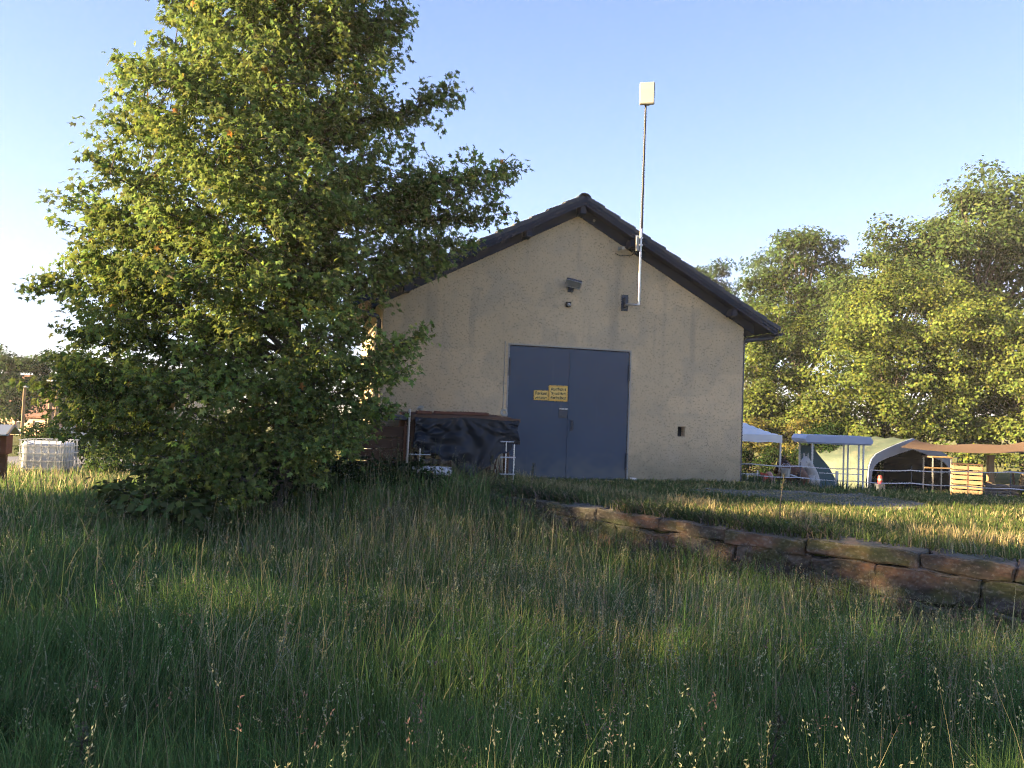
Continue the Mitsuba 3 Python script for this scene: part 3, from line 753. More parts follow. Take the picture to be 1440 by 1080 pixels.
def horse(name, label, pos, heading, scale, mat, mane, neck_up, turn):
    k = thing(name, label, 'horse')
    zg = g1(*pos)
    M = trimesh.transformations.translation_matrix((pos[0], pos[1], zg)) @ rotz(heading) @ trimesh.transformations.scale_matrix(scale)
    ct, st_ = math.cos(turn), math.sin(turn)
    # x forward
    poll = np.array([.62 + .30 * (1 - .4 * neck_up), 0, .98 + .52 * neck_up])
    poll[1] += .34 * math.sin(turn * .6)
    poll[0] -= .18 * (1 - math.cos(turn * .6))
    hd = np.array([ct, st_, -.95 + .1 * neck_up]); hd /= np.linalg.norm(hd)
    J = {'rump': ((-.58, 0, .98), .27), 'loin': ((-.22, 0, .96), .27), 'rib': ((.12, 0, .90), .285), 'chest': ((.46, 0, .92), .25), 'breast': ((.60, 0, .86), .19),
         'wither': ((.36, 0, 1.10), .12), 'neck0': ((.56, 0, 1.06), .19), 'neck1': (tuple((np.array([.56, 0, 1.06]) + poll) / 2 + [.02, 0, .03]), .135), 'poll': (tuple(poll), .105),
         'cheek': (tuple(poll + hd * .13 + [0, 0, -.02]), .108), 'nose': (tuple(poll + hd * .36), .07), 'muzzle': (tuple(poll + hd * .47), .062)}
    bones = [('rump', 'loin'), ('loin', 'rib'), ('rib', 'chest'), ('chest', 'breast'), ('wither', 'chest'), ('wither', 'rib'), ('chest', 'neck0'), ('wither', 'neck0'), ('neck0', 'neck1'), ('neck1', 'poll'), ('poll', 'cheek'), ('cheek', 'nose'), ('nose', 'muzzle')]
    for s, q in ((-1, 'l'), (1, 'r')):
        J.update({'sh' + q: ((.46, s * .14, .82), .15), 'el' + q: ((.42, s * .15, .62), .09), 'kn' + q: ((.44, s * .14, .37), .055), 'ff' + q: ((.44, s * .14, .12), .042), 'fh' + q: ((.47, s * .14, .045), .055),
                  'hi' + q: ((-.62, s * .15, .88), .19), 'st' + q: ((-.50, s * .16, .64), .115), 'hk' + q: ((-.70, s * .14, .42), .06), 'hf' + q: ((-.66, s * .14, .13), .043), 'hh' + q: ((-.62, s * .14, .045), .055)})
        bones += [('sh' + q, 'el' + q), ('el' + q, 'kn' + q), ('kn' + q, 'ff' + q), ('ff' + q, 'fh' + q), ('hi' + q, 'st' + q), ('st' + q, 'hk' + q), ('hk' + q, 'hf' + q), ('hf' + q, 'hh' + q), ('rump', 'hi' + q), ('chest', 'sh' + q)]
        side = np.array([-hd[1], hd[0], 0]); side /= np.linalg.norm(side)
        e = poll + side * s * .055 + [0, 0, .07]
        J['e0' + q] = (tuple(e), .034); J['e1' + q] = (tuple(e + [.02, s * .015, .13]), .012)
        bones.append(('e0' + q, 'e1' + q))
    body = hull_chain(J, bones, .045, 6)
    body.apply_transform(M)
    part('body', k, body, mat, smooth=True)
    # mane: overlapping locks down the crest
    locks = []
    rngm = np.random.default_rng(3)
    crest = np.array([[.34, 0, 1.2], [.50, 0, 1.24], np.array(J['neck1'][0]) + [-.05, 0, .12], poll + [-.03, 0, .10], poll + hd * .12 + [0, 0, .09]])
    for t in np.linspace(0, 1, 22):
        i = min(int(t * 4), 3); q = crest[i] * (1 - (t * 4 - i)) + crest[i + 1] * (t * 4 - i)
        s = 1 if rngm.random() < .75 else -1
        locks.append(tube([q + [0, 0, .0], q + [0, s * .07, -.05], q + [-.02, s * .11, -.17 - rngm.uniform(0, .08)]], [.035, .032, .008], 6))
    locks = cat(locks); locks.apply_transform(M)
    part('mane', k, locks, mane, smooth=50)
    tail = tube([(-.82, 0, 1.04), (-.92, 0, .96), (-.95, 0, .7), (-.93, .02, .42)], [.04, .065, .075, .02], 8); tail.apply_transform(M)
    part('tail', k, tail, mane, smooth=50)
    hf = cat([move(trimesh.creation.cone(.075, .16, sections=12), (x, s * .14, -.005)) for x in (.47, -.62) for s in (-1, 1)])
    for h in (hf,): h.apply_transform(M)
    hoofs = [lathe([(0, 0), (.07, 0), (.055, .075), (0, .075)], 12) for _ in range(4)]
    for h, (x, s) in zip(hoofs, ((.48, -1), (.48, 1), (-.61, -1), (-.61, 1))):
        h.apply_translation((x, s * .14, 0)); h.apply_transform(M)
        part('hoof', k, h, 'mat_black_plastic', smooth=40)
    # eyes
    for s in (-1, 1):
        side = np.array([-hd[1], hd[0], 0]); side /= np.linalg.norm(side)
        e = move(trimesh.creation.icosphere(1, .02), poll + hd * .12 + side * s * .088 + [0, 0, .03]); e.apply_transform(M)
        part('eye', k, e, 'mat_black_plastic', smooth=True)
horse('brown_horse', 'brown horse standing behind the white fence tape with its head turned', (7.42, 20.4), math.radians(82), .95, 'mat_brown_coat', 'mat_mane', .5, .35)
horse('white_horse', 'white horse with raised head behind and right of the brown horse', (8.02, 20.85), math.radians(256), .92, 'mat_grey_coat', 'mat_pale_mane', .82, -.75)

# stall with light blue roof
bs = thing('roofed_stall', 'open stall with flat light blue roof on thin pale posts', 'stall')
Ms = rotz(math.radians(-4)); Ms[:2, 3] = (9.0, 21.7)
Ms = Ms @ trimesh.transformations.translation_matrix((0, 0, .16)) @ trimesh.transformations.scale_matrix(.868)
zs = (g1(9.0, 21.7) - .16) / .868
pr = sg.Polygon([(-1.02, .70), (1.0, .70), (1.02, .78), (.95, .93), (-.98, .93), (-1.06, .80)])
part('roof', bs, move(flip_xz(pr, -.75, .75), M=Ms), 'mat_blue_canvas')
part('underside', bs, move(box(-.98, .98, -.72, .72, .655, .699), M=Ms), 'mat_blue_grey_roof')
for x in (-.80, .62, .76):
    for y in (-.66, .66):
        part('post', bs, move(box(x - .022, x + .022, y - .022, y + .022, zs - .1, .654), M=Ms), 'mat_white_paint')
part('shelf_rail', bs, move(box(-.80, .76, -.69, -.685, -.27, -.245), M=Ms), 'mat_white_paint')
part('side_sheet', bs, move(flip_xz(sg.Polygon([(-.79, -.95), (.52, -.95), (.40, -.55), (.16, -.12), (-.14, .22), (-.30, .42), (-.31, .56), (-.79, .56)]), .69, .70), M=Ms), 'mat_teal_sheet', label='hanging teal sheet with a curved edge')
fp = thing('white_post', 'short white fence post in front of the stall', 'post')
scene[fp] = mikit.ply(box(8.18, 8.24, 19.4, 19.46, g1(8.2, 19.4) - .1, .10, .008), 'mat_white_paint')

# shelter tent
tn = thing('shelter_tent', 'pale green arched shelter tent with dark open front', 'tent')
Mt = rotz(math.radians(28)); Mt[:2, 3] = (14.03, 27.08)     # local x across the opening, y backwards
zt_ = g1(13.8, 26.8) - .05
HW, HR = 2.3, 1.93
half_p = np.array([(-HW, 0), (-HW * 1.005, .5), (-HW * .985, .95), (-HW * .93, 1.20), (-HW * .83, 1.38), (-HW * .6, 1.56), (-HW * .3, 1.76), (0, HR)])
tt_ = np.linspace(0, 7, 22)
half_p = np.stack([np.interp(tt_, range(8), half_p[:, i]) for i in range(2)], 1)
prof = np.vstack([half_p, (half_p[:-1] * [-1, 1])[::-1]])
L_ = 2.9
yy = np.linspace(0, L_, 30)
P = np.array([[(p[0], y, zt_ + p[1] - .05 * (math.sin(y / L_ * 2 * math.pi * 2) ** 2) * (p[1] / HR)) for y in yy] for p in prof])
w_ = (meshkit.noise(P * 3.0, 2) - .5) * .10
P[..., 0] += w_ * np.sign(P[..., 0]); P[..., 2] += w_ * .4
part('cover', tn, move(sheet(P, .006), M=Mt), 'mat_tent', smooth=50)
ring_out = sg.Polygon(np.vstack([prof * [1.0, 1.0], [[HW, -.1], [-HW, -.1]]]))
inn = sg.Polygon(np.vstack([prof * [.93, .80], [[HW * .93, -.2], [-HW * .93, -.2]]]))
arch = ring_out.difference(inn)
m = flip_xz(arch, -.05, -.006); m.apply_translation((0, 0, zt_))
part('front_arch', tn, move(m, M=Mt), 'mat_blue_grey_roof')
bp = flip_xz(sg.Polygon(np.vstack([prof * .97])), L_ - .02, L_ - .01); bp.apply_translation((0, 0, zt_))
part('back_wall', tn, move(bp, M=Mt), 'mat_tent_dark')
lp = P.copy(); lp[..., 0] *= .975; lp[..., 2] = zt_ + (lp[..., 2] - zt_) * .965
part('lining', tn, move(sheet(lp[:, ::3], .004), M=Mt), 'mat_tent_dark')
em = thing('tent_badge', 'small round pale badge over the dark tent opening', 'badge')
tor = trimesh.creation.torus(.085, .018, 20, 8); tor.apply_transform(rot([1, 0, 0], math.pi / 2)); tor.apply_translation((-.02, -.07, zt_ + 1.70))
scene[em] = mikit.ply(move(tor, M=Mt), 'mat_white_plastic', smooth=True)
sk = thing('red_canister', 'red and white canister at the left foot of the tent opening', 'canister')
c0 = np.array([12.15, 25.4])
zc = g1(*c0)
part('body', sk, move(lathe([(0, 0), (.10, 0), (.11, .03), (.11, .40), (.06, .46), (0, .46)], 16) .apply_scale(.62), (*c0, zc + .40)), 'mat_red_plastic', smooth=40)
part('band', sk, move(lathe([(.067, .12), (.0698, .12), (.0698, .17), (.067, .17)], 16), (*c0, zc + .40)), 'mat_white_plastic')
part('stand', sk, move(box(-.12, .12, -.12, .12, 0, .395, .01), (*c0, zc)), 'mat_dark_steel')

# shade sail + post
sl_ = thing('shade_sail', 'brown shade sail stretched from the tent towards the right', 'shade sail')
a_, b_ = np.meshgrid(np.linspace(0, 1, 40), np.linspace(0, 1, 14), indexing='ij')
c00, c01, c10, c11 = np.array([12.7, 25.2, .62]), np.array([13.9, 26.6, .86]), np.array([19.4, 24.6, 1.10]), np.array([18.6, 28.0, .95])
P = (c00 * (1 - a_)[..., None] * (1 - b_)[..., None] + c01 * (1 - a_)[..., None] * b_[..., None] + c10 * a_[..., None] * (1 - b_)[..., None] + c11 * a_[..., None] * b_[..., None])
P[..., 2] -= .36 * 4 * a_ * (1 - a_) * (.8 - .3 * b_) + .05 * np.sin(a_ * 9) * b_
scene[sl_] = mikit.ply(sheet(P, .006), 'mat_sail', smooth=60)
pk_ = thing('sail_post', 'squared pale wooden post under the brown shade sail', 'post')
part('shaft', pk_, box(16.25, 16.43, 26.25, 26.43, g1(16.3, 26.3) - .3, .44, .012), 'mat_pale_timber')
part('strap', pk_, tube([(16.45, 26.24, .1), (16.52, 26.23, -.08), (16.49, 26.23, -.22), (16.44, 26.24, -.32)], .014, 6), 'mat_pale_timber')
part('foot_plate', pk_, box(16.1, 16.3, 26.18, 26.22, -.52, -.43, .006), 'mat_pale_timber')

# slatted crate
cr = thing('slatted_crate', 'pale slatted wooden crate standing in the grass before the tent', 'crate')
Mc = rotz(math.radians(-24)); Mc[:3, 3] = (14.98, 25.4, g1(14.98, 25.4) - .02)
wc, dc, hc = .80, .78, 1.12
for i in range(7):
    z0 = .03 + i * .155
    for j, (a, b) in enumerate(((-wc / 2, -.02), (.02, wc / 2))):
        part('slat', cr, move(box(a, b, -dc / 2 - .016, -dc / 2, z0, z0 + .118, .005), M=Mc), 'mat_pale_timber')
    part('slat', cr, move(box(wc / 2, wc / 2 + .016, -dc / 2, dc / 2, z0, z0 + .112, .005), M=Mc), 'mat_brown_timber')
    part('slat', cr, move(box(-wc / 2 - .016, -wc / 2, -dc / 2, dc / 2, z0, z0 + .112, .005), M=Mc), 'mat_pale_timber')
for x in (-wc / 2 + .02, 0, wc / 2 - .02):
    for y in (-dc / 2 + .021, dc / 2 - .021):
        part('batten', cr, move(box(x - .019, x + .019, y - .02, y + .02, 0, hc), M=Mc), 'mat_brown_timber')
part('board_lid', cr, move(box(-wc / 2 - .02, wc / 2 + .02, -dc / 2 - .02, dc / 2 + .02, hc + .001, hc + .02, .006), M=Mc), 'mat_brown_timber')
# folding table behind the crate
tb = thing('folding_table', 'small table with bright top edge behind the slatted crate', 'table')
part('top', tb, box(14.5, 15.24, 26.6, 27.3, .265, .315, .008), 'mat_pale_timber')
for x in (14.55, 15.18):
    for y in (26.65, 27.25):
        part('leg', tb, box(x - .02, x + .02, y - .02, y + .02, g1(14.9, 27) - .1, .264), 'mat_galvanised')
part('shelf', tb, box(14.2, 15.6, 26.5, 26.55, -.1, -.05, .006), 'mat_pale_timber')
# stacked boards to the right
sb_ = thing('board_stack', 'low stack of grey weathered boards right of the slatted crate', 'board stack')
rng = np.random.default_rng(41)
zs_ = g1(16.7, 25.8)
for i in range(5):
    for j in range(3):
        part('board', sb_, move(box(-1.1 + rng.uniform(-.1, .1), 1.1 + rng.uniform(-.12, .12), -.3 + j * .2, -.12 + j * .2, zs_ + .02 + i * .095, zs_ + .085 + i * .095, .006), (16.7, 25.8, 0), rotz(rng.uniform(-.03, .03) - .1) if False else None), 'mat_grey_timber')
for x in (15.9, 17.4):
    part('bearer', sb_, box(x - .05, x + .05, 25.45, 26.15, zs_ - .08, zs_ + .019), 'mat_brown_timber')
hv = thing('hay_rack', 'small pale wooden trestle at the right edge by the leafy bush', 'trestle')
part('beam', hv, box(16.6, 18.2, 26.0, 26.07, -.12, -.06, .006), 'mat_pale_timber')
for x in (16.9, 17.4, 17.9):
    part('leg', hv, bar((x, 26.03, -.12), (x + .12, 26.03, g1(x, 26) - .1), .045, .04), 'mat_brown_timber')

# electric fence: posts and two tapes
fe = thing('electric_fence', 'white electric fence tapes on thin posts across the paddock', 'fence')
fx = np.array([4.9, 5.6, 6.75, 8.0, 9.35, 10.55, 11.75, 13.2, 15.5])
fy = np.array([18.2, 18.05, 17.95, 17.95, 18.0, 18.1, 18.15, 18.3, 18.6])
zt1 = np.array([.28, .27, .26, .245, .255, .27, .30, .25, .28])
zt2 = np.array([.02, .02, -.0, -.04, -.04, -.06, -.09, -.13, -.1])
for x, y in zip(fx[::2], fy[::2]):
    part('post', fe, tube([(x, y + .02, g1(x, y) - .2), (x, y + .02, .36)], .009, 8), 'mat_dark_steel', smooth=40)
def tape(zs):
    xs = np.linspace(fx[0], fx[-1], 90)
    zz = np.interp(xs, fx, zs) - .025 * np.abs(np.sin(np.interp(xs, fx, np.arange(len(fx))) * np.pi))
    ys = np.interp(xs, fx, fy)
    P = np.stack([np.stack([xs, ys, zz], 1), np.stack([xs, ys + .002 + .012 * np.sin(xs * 2.2), zz + .022], 1)], 1)
    return sheet(P, .002)
part('tape', fe, tape(zt1), 'mat_fence_tape')
part('tape', fe, tape(zt2), 'mat_fence_tape')
tp = thing('timber_pole', 'weathered timber pole in front of the lit shrubs left of the stall', 'pole')
scene[tp] = mikit.ply(tube([(11.55, 31, -1.4), (11.6, 31, 1.0)], .09, 10), 'mat_pale_timber', smooth=40)

# ------------------------------------------------------------------ things far left
ib = thing('ibc_tank', 'white liquid container tank in a steel cage on the far left grass', 'tank')
Mi = rotz(math.radians(8)); Mi[:3, 3] = (-11.62, 19.6, g1(-11.6, 19.6))
Mi = Mi @ trimesh.transformations.scale_matrix(.85)
tk = box(-.56, .56, -.46, .46, .16, 1.08, .07)
part('bottle', ib, move(tk, M=Mi), 'mat_ibc_tank', smooth=30)
part('cap', ib, move(lathe([(0, 0), (.11, 0), (.11, .05), (0, .05)], 16), M=Mi @ trimesh.transformations.translation_matrix((0, 0, 1.08))), 'mat_dark_steel')
part('pallet', ib, move(box(-.6, .6, -.5, .5, 0, .13, .02), M=Mi), 'mat_dark_steel')
for i in range(7):
    x = -.59 + i * 1.18 / 6
    for y in (-.493, .493):
        part('cage_bar', ib, move(box(x - .009, x + .009, y - .009, y + .009, .13, 1.12), M=Mi), 'mat_galvanised')
for i in range(5):
    y = -.38 + i * .19
    for x in (-.601, .601):
        part('cage_bar', ib, move(box(x - .009, x + .009, y - .009, y + .009, .13, 1.12), M=Mi), 'mat_galvanised')
for z in (.3, .52, .74, .95, 1.12):
    for m in (box(-.612, .612, -.521, -.503, z - .011, z + .011), box(-.612, .612, .503, .521, z - .011, z + .011), box(.611, .629, -.50, .50, z - .011, z + .011), box(-.629, -.611, -.50, .50, z - .011, z + .011)):
        part('cage_rail', ib, move(m, M=Mi), 'mat_galvanised')

ht = thing('notice_shelter', 'brown wooden box on posts with grey blue pitched roof at left edge', 'wooden box')
Mh = rotz(math.radians(20)); Mh[:3, 3] = (-10.92, 16.2, 0)
zh = g1(-10.8, 16.2)
part('box', ht, move(box(-.55, .42, -.25, .25, .0, .40, .008), M=Mh), 'mat_red_timber')
for x in (-.45, .33):
    part('post', ht, move(box(x - .06, x + .06, -.06, .06, zh - .2, -.001, .008), M=Mh), 'mat_brown_timber')
P = np.array([[(x, y, .60 - .36 * abs(y)) for y in np.linspace(-.52, .52, 7)] for x in np.linspace(-.72, .50, 6)])
part('roof', ht, move(sheet(P, .03), M=Mh), 'mat_blue_grey_roof')
for x in (-.7, -.1, .48):
    part('roof_batten', ht, move(cat([bar((x, -.52, .43), (x, 0, .617), .03, .02), bar((x, 0, .617), (x, .52, .43), .03, .02)]), M=Mh), 'mat_grey_timber')

def house(name, label, pos, ang, w, d, h, rise, wall, roof, wins):
    k = thing(name, label, 'building')
    M = rotz(ang); M[:3, 3] = (pos[0], pos[1], g1(*pos) - .3)
    p = sg.Polygon([(-w / 2, 0), (w / 2, 0), (w / 2, h), (-w / 2, h)])
    for (x0, x1, z0, z1) in wins: p = p.difference(sg.box(x0, z0, x1, z1))
    ws_ = [flip_xz(p, -d / 2, -d / 2 + .3), flip_xz(sg.box(-w / 2, 0, w / 2, h), d / 2 - .3, d / 2)]
    gab_ = sg.Polygon([(-d / 2 + .3, 0), (d / 2 - .3, 0), (d / 2 - .3, h), (0, h + rise), (-d / 2 + .3, h)])
    for s in (-1, 1):
        m = flip_xz(gab_, -.15, .15); m.apply_transform(rotz(math.pi / 2)); m.apply_translation((s * (w / 2 - .16), 0, 0)); ws_.append(m)
    part('wall', k, move(cat(ws_), M=M), wall)
    P = np.array([[(x, y, h + rise + .12 - (rise + .1) * abs(y) / (d / 2)) for y in np.linspace(-d / 2 - .4, d / 2 + .4, 9)] for x in np.linspace(-w / 2 - .3, w / 2 + .3, 5)])
    rk = part('roof', k, move(sheet(P, .15), M=M), roof)
    part('chimney', rk, move(box(-w * .2 - .3, -w * .2 + .3, -.9, -.3, h + rise * .5, h + rise + .9), M=M), 'mat_brick')
    for (x0, x1, z0, z1) in wins:
        wk_ = part('window', k, move(cat([box(x0, x1, -d / 2 + .1, -d / 2 + .14, z0, z0 + .08), box(x0, x1, -d / 2 + .1, -d / 2 + .14, z1 - .08, z1), box(x0, x0 + .08, -d / 2 + .1, -d / 2 + .14, z0 + .08, z1 - .08), box(x1 - .08, x1, -d / 2 + .1, -d / 2 + .14, z0 + .08, z1 - .08)]), M=M), 'mat_white_paint')
        part('pane', wk_, move(box(x0 + .08, x1 - .08, -d / 2 + .11, -d / 2 + .125, z0 + .08, z1 - .08), M=M), 'mat_pane')
house('farmhouse', 'low pink plastered house with brown roof far behind the white tank', (-40.0, 68), math.radians(-28), 9, 7, 2.1, 1.7, 'mat_pink_wall', 'mat_clay_roof', [(-3.2, -2.3, .75, 1.6), (.3, 1.3, .75, 1.5), (2.8, 3.7, .75, 1.6)])
house('brick_barn', 'small red brick barn left of the pink house far away', (-46.5, 74), math.radians(-32), 6, 6, 3.2, 2.2, 'mat_brick', 'mat_clay_roof', [(-.6, .6, 1.2, 2.4)])
house('grey_house', 'pale grey house far away behind the lower left leaves of the tree', (-31.5, 72), math.radians(-25), 6, 7, 3.4, 1.8, 'mat_plaster', 'mat_clay_roof', [(-1.8, -.7, 1.2, 2.4), (.8, 1.9, 1.2, 2.4)])
for (px_, y, zt2_, r, lab) in ((-23.9, 38, 1.65, .085, 'leftmost timber lamp post far behind the white tank'), (-22.9, 38.5, 2.0, .10, 'thickest middle timber lamp post far behind the white tank'), (-22.3, 38, 1.75, .06, 'thin timber lamp post right of the thickest one'), (-19.3, 36, 1.5, .055, 'pale lamp post just left of the tree by the house')):
    k = thing('lamp_post', lab, 'lamp post')
    part('shaft', k, tube([(px_, y, g1(px_, y) - .3), (px_, y, zt2_)], [r, r * .8], 10), 'mat_pale_timber', smooth=40)
    part('cap', k, move(box(-.16, .16, -.16, .16, 0, .09, .02), (px_, y, zt2_ + .001)), 'mat_galvanised')

# white car beyond the tank
vc = thing('parked_car', 'white car parked behind the white tank on the far left', 'car')
Mv = rotz(math.radians(15)); Mv[:3, 3] = (-15.6, 31, g1(-15.6, 31))
bodyp = sg.Polygon([(-2.0, .28), (2.05, .28), (2.1, .62), (1.95, .86), (1.0, .95), (.45, 1.42), (-1.1, 1.48), (-1.9, 1.0), (-2.1, .85)]).buffer(.05, join_style=1)
part('body', vc, move(flip_xz(bodyp, -.82, .82), M=Mv), 'mat_white_paint')
gl = sg.Polygon([(-1.55, .98), (.75, .98), (.38, 1.36), (-1.05, 1.40)])
for m in (flip_xz(gl, -.832, -.822), flip_xz(gl, .822, .832)):
    part('window', vc, move(m, M=Mv), 'mat_pane')
for x in (-1.3, 1.3):
    for s in (-1, 1):
        wkk = part('wheel', vc, move(tube([(x, s * .70, .31), (x, s * .86, .31)], .31, 20), M=Mv), 'mat_rubber', smooth=40)
        part('rim', wkk, move(tube([(x, s * .861, .31), (x, s * .875, .31)], .19, 16), M=Mv), 'mat_galvanised')
for y in (-.55, .55):
    part('headlight', vc, move(box(2.0, 2.14, y - .15, y + .15, .62, .76, .02), M=Mv), 'mat_lens_glass')

# ------------------------------------------------------------------ foliage
def frames(n, t):
    """orthonormal frames: n normals (k,3), t approximate tips (k,3)"""
    n = n / (np.linalg.norm(n, axis=1, keepdims=True) + 1e-9)
    t = t - n * np.sum(n * t, 1, keepdims=True)
    t = t / (np.linalg.norm(t, axis=1, keepdims=True) + 1e-9)
    return np.cross(t, n), t, n

def scatter(tv, tf, pos, nrm, tip, size, col):
    """copies of a leaf template (x across, y to the tip, z normal) as ONE mesh with a colour per leaf"""
    b, t, n = frames(nrm, tip)
    k = len(pos)
    v = (tv[None, :, 0, None] * b[:, None] + tv[None, :, 1, None] * t[:, None] + tv[None, :, 2, None] * n[:, None]) * size[:, None, None] + pos[:, None]
    f = tf[None] + (np.arange(k) * len(tv))[:, None, None]
    return (v.reshape(-1, 3), f.reshape(-1, 3)), np.repeat(col, len(tv), axis=0)

half = np.array([(.42, .05), (.17, .28), (.54, .52), (.15, .60), (.0, 1.05)])
outline = np.vstack([[(0, -.04)], half, (half[:-1] * [-1, 1])[::-1]])
MAPLE_V = np.vstack([[(0, .32, .03)], np.column_stack([outline, -.30 * np.abs(outline[:, 0]) ** 1.2 - .16 * outline[:, 1] ** 2])])
MAPLE_F = np.array([(0, i, i % (len(outline)) + 1) for i in range(1, len(outline) + 1)])
OVAL_V = np.array([(0, 0, 0), (.34, .5, -.07), (0, 1, -.1), (-.34, .5, -.07)])
OVAL_F = np.array([(0, 1, 2), (0, 2, 3)])

def unit(v): return v / (np.linalg.norm(v, axis=-1, keepdims=True) + 1e-9)

def leaf_colours(rng, k, base, var=.28, yellow=.0, red=0.0):
    b = np.array(base)[None] * np.exp(rng.normal(0, var, (k, 1)))
    b = b * np.exp(rng.normal(0, .08, (k, 3)))
    y = (rng.random(k) < yellow)[:, None]
    b = np.where(y, b * [1.55, 1.4, 1.0], b)
    r = (rng.random(k) < red)[:, None]
    b = np.where(r, b * [2.3, 1.0, 1.0], b)
    return np.clip(b, .004, .6)

# --- the big maple
rng = np.random.default_rng(77)
TX, TY = -3.45, 11.7
zL = np.array([-.8, .0, .3, 1.2, 1.6, 2.65, 3.6, 5.1, 6.25, 7.3, 8.3, 9.2, 9.9])
rL = np.array([1.5, 2.0, 2.2, 3.0, 3.2, 3.25, 3.1, 2.9, 2.15, 1.6, 1.1, .6, .15])
zR = np.array([-.8, .0, .9, 1.5, 2.5, 3.3, 3.9, 4.3, 5.5, 6.4, 7.4, 8.3, 9.2, 9.9])
rR = np.array([.7, .8, .85, 1.0, 1.3, 1.7, 2.0, 2.1, 1.7, 1.6, 1.5, 1.0, .55, .15])
def env(z, az):
    l, r = np.interp(z, zL, rL), np.interp(z, zR, rR)
    c = .5 + .5 * np.cos(az)
    return l * (1 - c) + r * c
zg_t = g1(TX, TY)
trunk_top = 9.3
def trunk_at(z): return np.array([TX + .10 * math.sin(z * .7), TY + .08 * math.cos(z * .9), z])
wood, LP, LN, LT = [], [], [], []
wood.append(tube([trunk_at(z) for z in np.linspace(zg_t - .2, trunk_top, 16)], np.interp(np.linspace(0, 1, 16), [0, .08, .3, 1], [.24, .17, .13, .012]), 10))
def limb(p0, p1, r0, sag, leafy=1.0, start=.22):
    p0, p1 = np.array(p0, float), np.array(p1, float)
    L = np.linalg.norm(p1 - p0)
    t = np.linspace(0, 1, 9)[:, None]
    q = p0 * (1 - t) + p1 * t
    q[:, 2] += (sag * 4 * t * (1 - t))[:, 0] * L
    q += np.cumsum(rng.normal(0, .012 * L, (9, 3)), 0) * t * (1 - t) * 3
    wood.append(tube(q, np.linspace(r0, .006, 9), 6))
    out = unit(p1 - p0)
    nt = int(max(6, L * 7.4 * leafy))
    for tt in np.concatenate([np.linspace(start, .97, nt), [1.0]]):
        i = min(int(tt * 8), 7); base = q[i] * (1 - (tt * 8 - i)) + q[i + 1] * (tt * 8 - i)
        d = unit(out * .7 + rng.normal(0, .62, 3) * [1, 1, .75] + [0, 0, .12])
        if tt == 1.0: d = out
        tl = rng.uniform(.30, .75) * (1.15 - .55 * tt) * min(1.0, L / 1.6)
        end = base + d * tl + [0, 0, -.06 * tl]
        wood.append(tube([base, (base + end) / 2 + [0, 0, .02], end], [.008, .006, .003], 4, cap=False))
        k = int(rng.uniform(22, 38) * (tl / .45)) + 9
        s = rng.beta(1.4, 1.0, k)
        p = base + (end - base) * s[:, None] + rng.normal(0, .055, (k, 3))
        ld = unit(d[None] * .5 + rng.normal(0, .8, (k, 3)) * [1, 1, .5] + [0, 0, -.35])
        p = p + ld * rng.uniform(.03, .09, (k, 1))
        nn = unit(np.array([0, 0, .45])[None] + unit(out)[None] * .5 + rng.normal(0, .55, (k, 3)))
        LP.append(p); LN.append(nn); LT.append(ld)
nl = 150
for i in range(nl):
    f = (i + .5) / nl
    zt_l = -.2 + 9.6 * f ** .92
    az = i * 2.39996 + rng.uniform(-.3, .3)
    R = env(zt_l, az) * rng.uniform(.72, .98) * (1.0 if i % 3 else .6)
    tip = np.array([TX + R * math.cos(az), TY + R * math.sin(az) * .92, zt_l])
    z0 = np.clip(zt_l - R * (.15 + .55 * S(.5, 5, zt_l)) + .25, .35, trunk_top - .4)
    limb(trunk_at(z0), tip, .012 + .014 * R, .06 if zt_l > 1.5 else .14)
for tip, r0 in (((-7.0, 11.4, 2.85), .05), ((-6.7, 11.9, 3.3), .045), ((-6.75, 11.6, 4.2), .05), ((-6.4, 11.2, 3.7), .045), ((-6.5, 11.6, 2.2), .045), ((-6.6, 11.4, 1.8), .04), ((-.25, 11.4, 4.85), .055), ((-.55, 11.2, 4.5), .045), ((-.5, 11.7, 4.2), .05), ((-1.1, 11.5, 6.0), .045), ((-1.9, 11.4, 7.05), .04),
                ((-1.4, 11.1, 2.25), .04), ((-1.65, 11.0, 1.75), .035), ((-.95, 11.6, 3.75), .045), ((-1.1, 11.3, 3.45), .04), ((-5.3, 11.3, 7.25), .04), ((-5.85, 11.5, 6.3), .04), ((-6.9, 11.3, 1.4), .04), ((-6.7, 11.8, 1.0), .04), ((-6.0, 11.0, .75), .035), ((-1.9, 11.0, 1.2), .03), ((-2.2, 10.6, .8), .03)):
    z0 = max(.5, tip[2] - .9)
    limb(trunk_at(z0), tip, r0, .05, 1.25, .45)
anchors = np.vstack([w_.vertices[::7] for w_ in wood if len(w_.vertices) > 40])
from scipy.spatial import cKDTree
tree_ = cKDTree(anchors)
